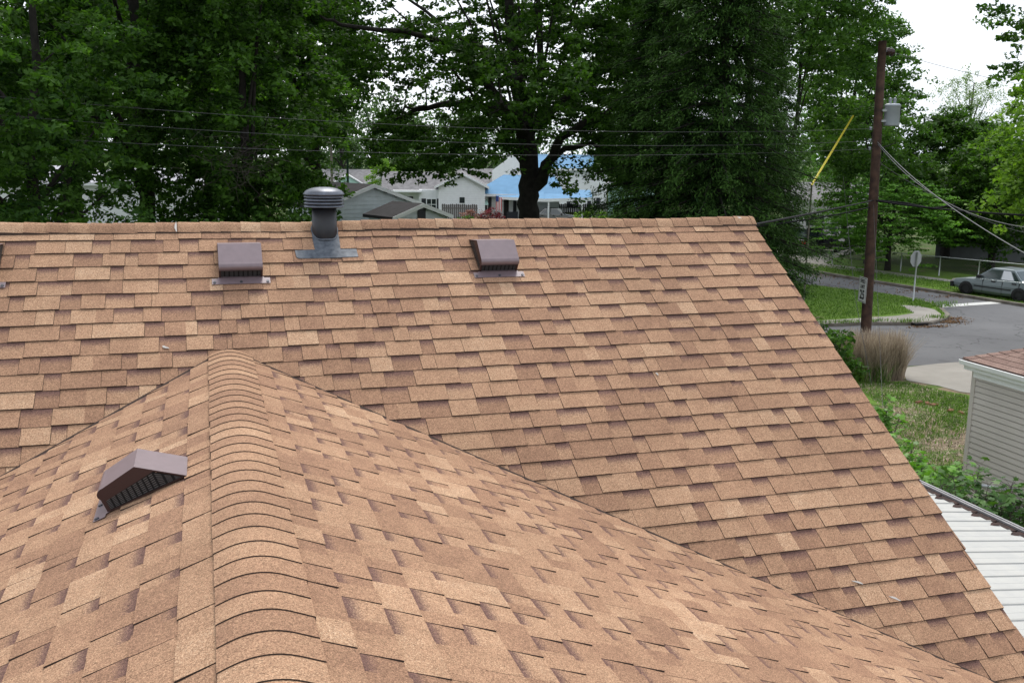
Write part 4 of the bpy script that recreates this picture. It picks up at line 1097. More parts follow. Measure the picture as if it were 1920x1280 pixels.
# dead twigs hanging on the bushy tree
g_ = np.random.default_rng(8); Vs = []; T = []
b_ = MB()
tw0 = atd(445, 290, 24.6)
for i in range(130):
    a = tw0+np.array([g_.normal(0, 0.45), g_.normal(0, 0.25), g_.normal(-0.1, 0.30)])
    d = np.array([g_.normal(0, 0.30), g_.normal(0, 0.2), g_.normal(-0.12, 0.18)])
    b_.tube([a, a+d*0.6+g_.normal(0, 0.05, 3), a+d*1.1+g_.normal(0, 0.08, 3)], [0.006, 0.005, 0.003], 3, cap=False)
o = b_.build('dead_branches', mat('grey_twig', (0.055, 0.045, 0.04), 0.9), None, org=tuple(tw0)); tag(o, 'tangle of grey dead branches in the bushy tree left of the pipe', 'dead branches')

# ---- conifers and broadleaf trees to the right
GC = 'dark conifers behind the ridge'
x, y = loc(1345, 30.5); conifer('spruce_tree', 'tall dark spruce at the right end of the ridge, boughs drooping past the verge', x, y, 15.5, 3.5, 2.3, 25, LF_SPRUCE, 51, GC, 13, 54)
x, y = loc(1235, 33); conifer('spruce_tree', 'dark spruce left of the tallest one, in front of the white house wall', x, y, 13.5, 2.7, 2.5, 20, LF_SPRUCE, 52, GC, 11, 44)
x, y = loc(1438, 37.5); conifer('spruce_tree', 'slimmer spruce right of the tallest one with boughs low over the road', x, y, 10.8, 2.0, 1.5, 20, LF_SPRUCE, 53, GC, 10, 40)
GR_ = 'broadleaf trees on the right'
x, y = loc(1488, 56)
tree('broadleaf_tree', 'tall fresh green tree behind the spruces, its edge against the sky', x, y, 20, 0.16,
     [(1.4, 0, 13.6, 3.4, 3.5, 4.6), (-0.3, 0, 15.5, 4.6, 4, 3.6)], 430, 85, 0.24, LF_BROAD, seed=61, spray=0.85, flat=0.45, group=GR_)
x, y = loc(1400, 52)
tree('broadleaf_tree', 'fresh green tree directly behind the tallest spruce', x, y, 20, 0.35, [(-1, 0, 14, 5.5, 4, 5)], 200, 80, 0.28, LF_BROAD, seed=62, spray=1.0, flat=0.45, group=GR_)
x, y = loc(1240, 54)
tree('broadleaf_tree', 'green tree between the oak and the spruces', x, y, 20, 0.35, [(0, 0, 14, 5.5, 4, 5.5), (0, 0, 8, 4, 3, 3)], 240, 80, 0.28, LF_BROAD, seed=63, spray=1.1, flat=0.45, group=GR_)
x, y = loc(1592, 68)
tree('broadleaf_tree', 'tall green tree rising behind the yellow pole', x, y, 18, 0.2, [(0, 0, 10.6, 3.6, 3.2, 5.0)], 330, 80, 0.28, LF_BROAD, seed=164, spray=1.0, flat=0.5, group=GR_, shell=0.35)
x, y = loc(1645, 60)
tree('broadleaf_tree', 'green tree behind the utility pole', x, y, 10.4, 0.25, [(0.3, 0, 6.6, 2.5, 2.5, 3.2), (0, 0, 4.5, 2.6, 2.6, 2.2), (-1.6, 0, 7.4, 1.9, 2.2, 2.2)], 220, 80, 0.24, LF_BROAD, seed=64, spray=0.8, flat=0.45, group=GR_)
x, y = loc(1575, 86)
tree('broadleaf_tree', 'pale green tree behind the yellow pole', x, y, 15.0, 0.25, [(0, 0, 6.6, 3.4, 2.5, 3.4), (0, 0, 10.6, 3.2, 2.6, 3.4)], 260, 70, 0.26, LF_DOG, seed=65, spray=0.9, flat=0.45, group=GR_)
x, y = loc(1683, 57)
tree('dogwood_tree', 'low spreading dogwood in flat bright layers beyond the road', x, y, 5.3, 0.16, [(0, 0, 3.1, 3.2, 3.0, 1.9)], 200, 110, 0.19, LF_DOG, seed=66, spray=0.85, flat=0.13, droop=0.10, up=1.3, shell=0.45)
x, y = loc(1790, 66)
tree('round_tree', 'dark round-headed tree above the chain-link fence', x, y, 9.6, 0.25, [(0, 0, 5.6, 2.9, 2.8, 3.3), (0.8, 0, 3.2, 3.2, 2.8, 2.0)], 560, 120, 0.24, LF_OAK, seed=67, spray=0.8, flat=0.55, shell=0.55, bough=2)
x, y = loc(1880, 60)
tree('round_tree', 'dark tree behind the silver saloon', x, y, 7.6, 0.2, [(0.5, 0, 4.4, 3.2, 3.0, 3.0)], 320, 100, 0.24, LF_OAK, seed=68, spray=0.8, flat=0.5, shell=0.6)
x, y = loc(1812, 112)
tree('pale_tree', 'pale feathery tree rising behind the dark round-headed tree', x, y, 16.0, 0.25, [(-1.6, 0, 11.2, 2.6, 2.2, 3.3), (1.5, 0, 11.0, 2.6, 2.2, 2.8), (-0.6, 0, 12.6, 1.6, 1.6, 2.5)], 170, 40, 0.26, LF_PALE, seed=69, spray=0.65, flat=1.7, asp=0.35, bark=BARK2)
x, y = loc(2040, 30)
tree('lime_tree', 'yellow-green tree leaning in at the right edge', x, y, 12.5, 0.25,
     [(0.1, 0, 6.9, 1.9, 2.2, 2.0), (0.2, 0, 5.6, 1.7, 2.0, 1.2)], 250, 110, 0.17, LF_LIME, seed=70, spray=0.62, flat=0.4, droop=0.5)
x, y = loc(2015, 36)
tree('broadleaf_tree', 'taller darker tree at the top right corner', x, y, 16, 0.28, [(0.1, 0, 10.6, 2.7, 2.5, 3.4)], 170, 90, 0.19, LF_BROAD, seed=71, spray=0.62, flat=0.45, group=GR_)

# ---- background woods, houses' small trees
def woods(name, spec, seed, lm, size=0.55, n=26000):
    g = np.random.default_rng(seed); C = []
    for (px0, px1, d0, d1, h0, h1, k_) in spec:
        for _ in range(k_):
            px = g.uniform(px0, px1); d = g.uniform(d0, d1); x, y = loc(px, d); h = g.uniform(h0, h1)
            r_ = h*0.32
            m_ = 26
            dd_ = g.normal(size=(m_, 3)); dd_ /= np.linalg.norm(dd_, axis=1)[:, None]
            C.append(np.array([x, y, h*0.56])+dd_*np.array([r_, r_, h*0.44])*(0.6+0.4*g.random((m_, 1))))
    C = np.concatenate(C); C[:, 2] = np.maximum(C[:, 2], 0.5)
    per = max(4, n//len(C))
    v, f, t = leaf_cloud(C, per, 1.5, 0.6, size, seed, 0.7)
    o = build_np(name, v, f, lm, None, {'tint': t}); o['kind'] = 'stuff'
    o['label'] = 'distant woods behind the houses reading as one green mass'
woods('distant_woods', [(-300, 620, 120, 170, 11, 16, 34), (560, 1250, 135, 190, 12, 17, 40), (1250, 2200, 120, 180, 9, 13, 34)], 81, LF_FAR, 0.6, 45000)
for (px, d, h, r_, lb) in ((700, 118, 12, 3.6, 'green tree behind the mint-gabled house'), (800, 122, 11, 4.2, 'green tree behind the white house with grey roof'), (640, 112, 11.5, 3.4, 'green tree behind the pipe cap, far off'), (905, 128, 10.5, 4.2, 'green tree behind the grey gabled roof'), (1195, 108, 11, 4.2, 'green tree behind the small white house right of the oak'),
                      (90, 104, 12, 4.5, 'far green tree behind the houses at far left'), (330, 108, 13, 4.8, 'far green tree behind the maple trunk'), (1330, 92, 11, 4, 'far green tree hidden behind the spruces')):
    x, y = loc(px, d)
    tree('far_tree', lb, x, y, h, 0.3, [(0, 0, h*0.58, r_, r_, h*0.40)], 80, 60, 0.42, LF_FAR, seed=int(px), spray=1.3, flat=0.6, group='far trees behind the houses')
x, y = loc(722, 97)
tree('bright_bush', 'bright yellow-green bush beside the mint-gabled house', x, y, 5.2, 0.1, [(0, 0, 3.6, 1.3, 1.2, 1.6)], 50, 60, 0.24, LF_LIME, seed=83, spray=0.6, flat=0.7, cat='shrub')

# ------------------------------------------------------------------ houses beyond the ridge
VR_ = np.array([_cy, -_sy])            # picture-right on the ground
def local_thing(name, label, cat, px, dist, az=0.0, group=None):
    """Empty whose local +x runs to the picture's right and +y away from the camera (turned by az)"""
    x, y = loc(px, dist)
    ang = -YAW-math.atan((px-960)/FPX)*1.0+az
    r = thing(name, label, cat, (x, y, 0), ang, group); r['_loc'] = 1
    return r
def add(mb, name, mats, parent):
    me_parent = parent
    o = mb.build(name, mats, me_parent, org='local'); return o
def window(parent, x0, x1, z0, z1, y, shutters=True, mun=True):
    b_ = MB(); fw_ = 0.07
    b_.box(x0-fw_, x1+fw_, y-0.05, y+0.02, z0-fw_, z0); b_.box(x0-fw_, x1+fw_, y-0.05, y+0.02, z1, z1+fw_)
    b_.box(x0-fw_, x0, y-0.05, y+0.02, z0, z1); b_.box(x1, x1+fw_, y-0.05, y+0.02, z0, z1)
    if mun:
        b_.box(x0, x1, y-0.04, y+0.02, (z0+z1)/2-0.025, (z0+z1)/2+0.025); b_.box((x0+x1)/2-0.025, (x0+x1)/2+0.025, y-0.041, y+0.02, z0, z1)
    o = add(b_, 'window', TRIM, parent)
    b_ = MB(); b_.box(x0, x1, y-0.015, y+0.02, z0, z1); add(b_, 'pane', GLASS_D, o)
    if shutters:
        for a, b2 in ((x0-fw_-0.42, x0-fw_-0.02), (x1+fw_+0.02, x1+fw_+0.42)):
            b_ = MB(); b_.box(a, b2, y-0.045, y+0.01, z0-0.05, z1+0.05); add(b_, 'shutter', SHUT, o)
def gable_house(px, dist, name, label, w_, dp, eave, rise, wallm, roofm, az=0.0, axis='y', over=0.35, group='houses beyond the ridge', laps=True):
    """ridge along local y (gable faces us) or along local x (eave faces us). Origin at the front centre."""
    r = local_thing(name, label, 'house', px, dist, az, group)
    b_ = MB()
    if axis == 'y':
        b_.prism([(-w_/2, 0), (w_/2, 0), (w_/2, eave), (0, eave+rise), (-w_/2, eave)], 1, 0, dp)
    else:
        b_.prism([(0, 0), (dp, 0), (dp, eave), (dp/2, eave+rise), (0, eave)], 0, -w_/2, w_/2)
    wl = add(b_, 'wall', wallm, r)
    b_ = MB(); t = 0.14
    if axis == 'y':
        s = rise/(w_/2); e = w_/2+over; ze = eave-over*s
        b_.prism([(-e, ze+0.04), (0, eave+rise+0.04), (e, ze+0.04), (e, ze+t+0.04), (0, eave+rise+t+0.04), (-e, ze+t+0.04)], 1, -over, dp+over)
        rf = add(b_, 'roof', roofm, r)
        b_ = MB(); b_.prism([(-e-0.01, ze), (0, eave+rise), (e+0.01, ze), (e+0.01, ze+t+0.05), (0, eave+rise+t+0.05), (-e-0.01, ze+t+0.05)], 1, -over-0.03, -over-0.002)
        add(b_, 'barge_board', TRIM, r)
    else:
        s = rise/(dp/2); ze = eave-over*s
        b_.prism([(-over, ze+0.04), (dp/2, eave+rise+0.04), (dp+over, ze+0.04), (dp+over, ze+t+0.04), (dp/2, eave+rise+t+0.04), (-over, ze+t+0.04)], 0, -w_/2-over, w_/2+over)
        rf = add(b_, 'roof', roofm, r)
        b_ = MB(); b_.box(-w_/2-over, w_/2+over, -over-0.03, -over-0.002, ze-0.02, ze+0.16); add(b_, 'fascia', TRIM, r)
    if laps:
        b_ = MB(); z = 0.3; top = eave+(rise if axis == 'y' else 0)
        while z < top-0.15:
            if axis == 'y' and z > eave: hw = (top-z)/rise*w_/2-0.05
            else: hw = w_/2
            if hw > 0.1: b_.add([(-hw, -0.025, z), (hw, -0.025, z), (hw, -0.002, z+0.16), (-hw, -0.002, z+0.16), (-hw, 0, z), (hw, 0, z)], [(0, 1, 2, 3), (0, 4, 5, 1)])
            z += 0.2
        o = add(b_, 'siding_laps', wallm, r); o['kind'] = 'stuff'
    return r, rf
# grey gabled garage right behind the ridge (px 635-755) and its lower neighbour
DG = 50.0
def up_m(py, dist, px=700): return float(atd(px, py, dist)[2])
r, rf = gable_house(697, DG, 'garage', 'pale grey lap-sided garage with black roof just over the ridge', 5.6, 3.6, up_m(388, DG), up_m(352, DG)-up_m(388, DG), SIDING_G, ROOF_BLACK, az=R(32), over=0.2)
r, rf = gable_house(789, DG-3, 'garage', 'smaller grey gable with black roof and vent, right of the grey garage', 3.0, 2.4, up_m(409, DG-3), up_m(388, DG-3)-up_m(409, DG-3), SIDING_G, ROOF_BLACK, az=R(33), over=0.2)
b_ = MB(); zz = up_m(400, DG-3); b_.box(-0.22, 0.22, -0.06, -0.03, zz-0.28, zz+0.22); add(b_, 'gable_vent', SHUT, r)
# mint/grey-roofed house
r, rf = gable_house(668, 104, 'small_house', 'small house with grey roof and mint green gable', 6.6, 5, up_m(343, 104), up_m(322, 104)-up_m(343, 104), SIDING_W, ROOF_GREY, axis='x')
b_ = MB(); e0 = up_m(343, 104); b_.prism([(-2.2, e0-1.5), (0.3, e0-1.5), (0.3, e0), (-0.95, e0+0.75), (-2.2, e0)], 1, -1.2, 0.2); add(b_, 'front_gable', MINT, r)
b_ = MB(); b_.prism([(-2.5, e0-0.12), (-0.95, e0+0.8), (0.6, e0-0.12), (0.6, e0), (-0.95, e0+0.93), (-2.5, e0)], 1, -1.45, 1.0); add(b_, 'front_gable_roof', TRIM, r)
r, rf = gable_house(722, 99, 'small_house', 'white gabled end with small grey roof beside the mint-gabled house', 4.6, 6, up_m(349, 99), up_m(330, 99)-up_m(349, 99), SIDING_W, ROOF_GREY)
# white house with grey roof, shutters and porch
r, rf = gable_house(778, 90, 'white_house', 'white house with grey roof, black shutters and a porch', 5.4, 6, up_m(356, 90), up_m(326, 90)-up_m(356, 90), SIDING_W, ROOF_GREY, axis='x')
zw = up_m(352, 90)
window(r, -2.05, -1.55, 1.2, 2.15, 0.0); window(r, 1.05, 1.85, 0.95, 1.9, -0.75)
b_ = MB(); b_.box(0.35, 2.6, -0.75, 0.0, 0, zw-0.1); add(b_, 'front_bay', SIDING_W, r)
b_ = MB(); b_.box(-1.0, -0.2, -0.04, 0.01, 0.1, 2.1); dd_ = add(b_, 'door', mat('navy_door', (0.015, 0.017, 0.03), 0.5), r)
b_ = MB(); b_.box(-0.30, -0.25, -0.07, -0.04, 1.0, 1.1); add(b_, 'handle', GALV, dd_)
b_ = MB(); b_.box(-2.0, 0.6, -1.2, 0.0, zw-0.35, zw-0.18); add(b_, 'porch_roof', TRIM, r)
b_ = MB(); b_.box(-1.9, -1.8, -1.15, -1.05, 0, zw-0.35); add(b_, 'porch_post', TRIM, r)
r, rf = gable_house(866, 87, 'white_house', 'white clapboard gable end left of the blue roof', 4.1, 9, up_m(349, 87), up_m(326, 87)-up_m(349, 87), SIDING_W, ROOF_GREY)
b_ = MB(); b_.box(-0.2, 0.25, -0.04, 0.01, 1.7, 2.2); add(b_, 'window', GLASS_D, r)
r, rf = gable_house(925, 112, 'grey_roofed_house', 'house with brown-grey roof and white gable behind the white clapboard end', 8, 6, up_m(341, 112), up_m(318, 112)-up_m(341, 112), SIDING_W, ROOF_GREY, axis='x')
# blue-roofed house with carport
DB = 88.0
r = local_thing('blue_roofed_house', 'white house with light blue metal roof and a carport, behind the oak trunk', 'house', 1000, DB, 0, 'houses beyond the ridge')
def LX(px): return (px-1000)/FPX*DB*1.03
ze = up_m(362, DB); zr2 = up_m(327, DB)
b_ = MB(); b_.box(LX(897), LX(1048), 0, 7, 0, ze); add(b_, 'wall', SIDING_W, r)
b_ = MB()
y0 = -0.5
b_.add([(LX(891), y0, ze), (LX(1060), y0, ze-0.05), (LX(1040), 3.6, zr2), (LX(945), 3.6, zr2), (LX(891), 7.5, ze), (LX(1060), 7.5, ze),
        (LX(891), y0, ze-0.14), (LX(1060), y0, ze-0.19), (LX(891), 7.5, ze-0.14), (LX(1060), 7.5, ze-0.14)],
       [(0, 1, 2, 3), (0, 3, 4), (1, 5, 2), (3, 2, 5, 4), (0, 6, 7, 1), (0, 4, 8, 6), (1, 7, 9, 5), (6, 8, 9, 7)])
rf = add(b_, 'roof', ROOF_BLUE, r)
b_ = MB(); b_.box(LX(891), LX(1060), y0-0.05, y0-0.003, ze-0.2, ze+0.02); add(b_, 'gutter', TRIM, r)
b_ = MB(); zcp = up_m(367, DB)
b_.add([(LX(1020), -3.4, zcp), (LX(1106), -2.4, zcp+0.12), (LX(1106), 2.5, zcp+0.6), (LX(1020), 2.5, zcp+0.6)]+[(LX(1020), -3.4, zcp-0.22), (LX(1106), -2.4, zcp-0.10), (LX(1106), 2.5, zcp+0.38), (LX(1020), 2.5, zcp+0.38)],
       [(0, 1, 2, 3), (7, 6, 5, 4)]); cpo = add(b_, 'carport_roof', ROOF_BLUE, r)
b_ = MB(); b_.add([(LX(1020), -3.42, zcp+0.02), (LX(1106), -2.42, zcp+0.14), (LX(1106), -2.42, zcp-0.14), (LX(1020), -3.42, zcp-0.24)], [(0, 1, 2, 3)][::-1]); b_.add([(LX(935), -0.9, zcp+0.05), (LX(1020), -3.42, zcp+0.02), (LX(1020), -3.42, zcp-0.24), (LX(935), -0.9, zcp-0.18)], [(0, 1, 2, 3)]); add(b_, 'carport_fascia', TRIM, r)
b_ = MB(); b_.add([(LX(935), -0.9, zcp+0.05), (LX(1020), -3.4, zcp+0.02), (LX(1020), 1.2, zcp+0.6), (LX(935), 1.2, zcp+0.6)], [(0, 1, 2, 3)]); add(b_, 'porch_roof', ROOF_BLUE, r)
for a, bb in ((1028, -3.2), (1087, -2.5)):
    b_ = MB(); b_.box(LX(a)-0.07, LX(a)+0.07, bb-0.07, bb+0.07, 0, zcp-0.1); add(b_, 'carport_post', TRIM, r)
window(r, LX(908), LX(918), 1.0, 2.0, 0.0, False); 
b_ = MB(); b_.box(LX(920), LX(926), -0.05, 0.0, 0.6, 2.2); add(b_, 'shutter', SHUT, r)
b_ = MB(); b_.add([(LX(904), -0.7, ze-0.95), (LX(921), -0.7, ze-0.95), (LX(919), 0, ze-0.5), (LX(906), 0, ze-0.5)], [(0, 1, 2, 3)]); add(b_, 'awning', MINT, r)
b_ = MB(); b_.box(LX(948), LX(957), -0.04, 0.0, 0.2, 2.2); dd_ = add(b_, 'door', FENCE_DARK, r)
b_ = MB(); b_.box(LX(965), LX(971), -0.05, 0.0, 0.6, 2.3); add(b_, 'shutter', SHUT, r)
# chair on the porch
t = local_thing('porch_chair', 'dark garden chair on the porch of the blue-roofed house', 'chair', 962, DB-1.6)
b_ = MB(); b_.box(-0.5, 0.5, -0.3, 0.3, 0.38, 0.46); add(b_, 'seat', SHUT, t)
b_ = MB(); b_.box(-0.5, 0.5, 0.25, 0.32, 0.46, 1.0); add(b_, 'backrest', SHUT, t)
for sx in (-0.45, 0.45):
    for sy in (-0.26, 0.26):
        b_ = MB(); b_.box(sx-0.03, sx+0.03, sy-0.03, sy+0.03, 0, 0.38); add(b_, 'leg', SHUT, t)
# flag
t = local_thing('flag', 'striped flag hanging from the porch of the blue-roofed house', 'flag', 936, DB-1.5)
zf = up_m(365, DB-1.5)
b_ = MB(); b_.tube([(0.1, 1.3, zf-0.5), (-0.05, 0, zf+0.1)], 0.02, 6); add(b_, 'staff', TRIM, t)
for i in range(7):
    b_ = MB(); xa = -0.25+i*0.075; zt2 = zf-0.05-0.02*i; zb2 = zf-1.25-0.05*abs(i-3)
    b_.add([(xa, 0.02*math.sin(i), zt2), (xa+0.075, 0.02*math.sin(i+1), zt2), (xa+0.075, 0.05*math.sin(i+1), zb2), (xa, 0.05*math.sin(i), zb2)], [(0, 1, 2, 3)])
    add(b_, 'stripe', FLAGR if i % 2 == 0 else FLAGW, t)
b_ = MB(); b_.add([(-0.26, -0.03, zf-0.02), (0.0, -0.03, zf-0.05), (0.0, -0.05, zf-0.5), (-0.26, -0.05, zf-0.5)], [(0, 1, 2, 3)]); add(b_, 'canton', FLAGB, t)
# two-storey white house with blue roof behind
DT = 104.0
r = local_thing('two_storey_house', 'white two-storey house with blue roof rising behind the oak', 'house', 1050, DT, 0, 'houses beyond the ridge')
def L2(px): return (px-1050)/FPX*DT*1.03
z2 = up_m(314, DT); z3 = up_m(288, DT)
b_ = MB(); b_.box(L2(1000), L2(1135), 0, 8, 0, z2); b_.prism([(L2(928), 0), (L2(1000), 0), (L2(1000), z2+0.3), (L2(965), z2+1.4), (L2(928), z2-0.2)], 1, 0.5, 8); add(b_, 'wall', SIDING_W, r)
b_ = MB(); b_.prism([(-0.4, z2), (4, z3), (8.4, z2), (8.4, z2+0.12), (4, z3+0.12), (-0.4, z2+0.12)], 0, L2(1008), L2(1112)); add(b_, 'roof', ROOF_BLUE, r)
b_ = MB(); b_.box(L2(1008), L2(1135), -0.45, -0.42, z2-0.1, z2+0.14); add(b_, 'fascia', TRIM, r)
zA = up_m(383, DT); zB = up_m(371, DT)
for a, b2 in ((1068, 1078), (1105, 1117)): window(r, L2(a)+0.25, L2(b2)-0.1, zA-0.1, zB+0.2, 0.0)
r, rf = gable_house(1190, 84, 'small_house', 'small pale mint house right of the oak, gable towards the ridge', 4.2, 6, up_m(342, 84), up_m(326, 84)-up_m(342, 84), MINT, ROOF_GREY)
window(r, -0.4, 0.4, 1.0, 2.0, 0.0)
# low buildings glimpsed through the left trees
for (px, d, w_, e_, rs, lb, rm) in ((150, 74, 12, 345, 322, 'long pale-roofed house glimpsed left of the maple trunk', mat('pale_roof', (0.34, 0.34, 0.37), 0.8)), (60, 88, 9, 335, 316, 'pale house behind the leaves at far left', mat('pale_roof_b', (0.34, 0.34, 0.37), 0.8)), (330, 80, 8, 352, 332, 'pale house glimpsed right of the maple trunk', mat('pale_roof_c', (0.34, 0.34, 0.37), 0.8))):
    r, rf = gable_house(px, d, 'small_house', lb, w_, 7, up_m(e_, d, px), up_m(rs, d, px)-up_m(e_, d, px), SIDING_W, rm, axis='x', laps=False)
# bungalow up the right-hand street
DH = 74.0
r, rf = gable_house(1548, DH, 'bungalow', 'low white bungalow with grey roof behind the black off-roader', 4.9, 9, up_m(378, DH, 1550), up_m(350, DH, 1550)-up_m(378, DH, 1550), SIDING_W, ROOF_GREY, axis='x', laps=False)
b_ = MB(); zb = up_m(380, DH, 1550); b_.prism([(1.9, zb-0.1), (4.4, zb-0.1), (3.2, zb+1.1)], 1, -0.6, 5); add(b_, 'gable', SIDING_W, r)
b_ = MB(); b_.box(-1.0, 0.2, -0.05, 0, 1.0, 2.0); add(b_, 'window', GLASS_D, r)
b_ = MB(); b_.box(1.4, 2.3, -0.05, 0, 0.1, 2.1); add(b_, 'door', FENCE_DARK, r)
r = local_thing('long_shed', 'low grey-sided shed in the shade behind the chain-link fence', 'shed', 1895, 66, 0)
b_ = MB(); b_.box(-3.6, 6, 0, 5, 0, 1.9); add(b_, 'wall', mat('shed_grey', (0.13, 0.14, 0.14), 0.8, var=0.1), r)
b_ = MB(); b_.prism([(-0.3, 1.85), (2.5, 2.7), (5.3, 1.85), (5.3, 1.95), (2.5, 2.8), (-0.3, 1.95)], 0, -3.9, 6.3); add(b_, 'roof', ROOF_GREY, r)

# fences among the houses
def board_fence(px0, px1, dist, h, m_, label, pitch=0.17):
    r = local_thing('board_fence', label, 'fence', px0, dist)
    L_ = (px1-px0)/FPX*dist*1.03; n = int(L_/pitch)
    me = None
    for i in range(n):
        if me is None:
            b_ = MB(); b_.prism([(0, 0.05), (pitch-0.02, 0.05), (pitch-0.02, h-0.05), ((pitch-0.02)/2, h), (0, h-0.05)], 1, 0, 0.025); o = add(b_, 'board', m_, r); me = o.data
        else: o = bpy.data.objects.new('board', me); COL.objects.link(o); o.parent = r
        o.location = (i*pitch, rnd.uniform(-0.01, 0.01), rnd.uniform(-0.04, 0.04))
    for z in (0.4, h-0.4):
        b_ = MB(); b_.box(0, L_, 0.03, 0.08, z, z+0.09); add(b_, 'rail', m_, r)
board_fence(828, 893, 84, 1.75, FENCE_WOOD, 'weathered grey board fence against the white clapboard gable')
board_fence(1046, 1110, 90, 1.6, FENCE_DARK, 'dark board fence behind the carport')
board_fence(1112, 1160, 92, 1.5, FENCE_WOOD, 'grey board fence below the two-storey house')

# shrubs among the houses
def shrub(px, dist, label, H, r_, lm, seed, n=40, name='shrub'):
    x, y = loc(px, dist)
    tree(name, label, x, y, H, 0.05, [(0, 0, H*0.55, r_, r_*0.8, H*0.45)], n, 50, 0.16, lm, seed=seed, spray=0.4, flat=0.7, cat='shrub', nlimb=5)
shrub(893, 82.5, 'flowering azalea with cream and red blooms by the grey fence', 1.5, 1.2, LF_RED, 91)
shrub(921, 82, 'dark red azalea beside the cream-flowered one', 1.4, 0.9, LF_CRIM, 92)
shrub(885, 81.5, 'green leafy shrub in front of the azaleas', 0.9, 0.7, LF_BROAD, 93, 24)
shrub(1115, 78, 'light green bush right of the carport', 1.7, 1.5, LF_LIME, 94)
shrub(1158, 76, 'crimson bush below the spruce', 1.3, 0.9, LF_CRIM, 95)
shrub(1185, 74, 'dark green bush right of the crimson one', 2.6, 1.6, LF_OAK, 96, 60)
shrub(640, 74, 'yellow-green bush behind the pipe cap', 3.4, 1.3, LF_LIME, 97, 50)
shrub(1640, 63, 'dark low bush by the driveway behind the pole', 1.3, 1.4, LF_OAK, 98)
shrub(1568, 27.2, 'small dark green shrub left of the straw-coloured grass', 1.6, 0.75, LF_MAPLE, 99, 60)

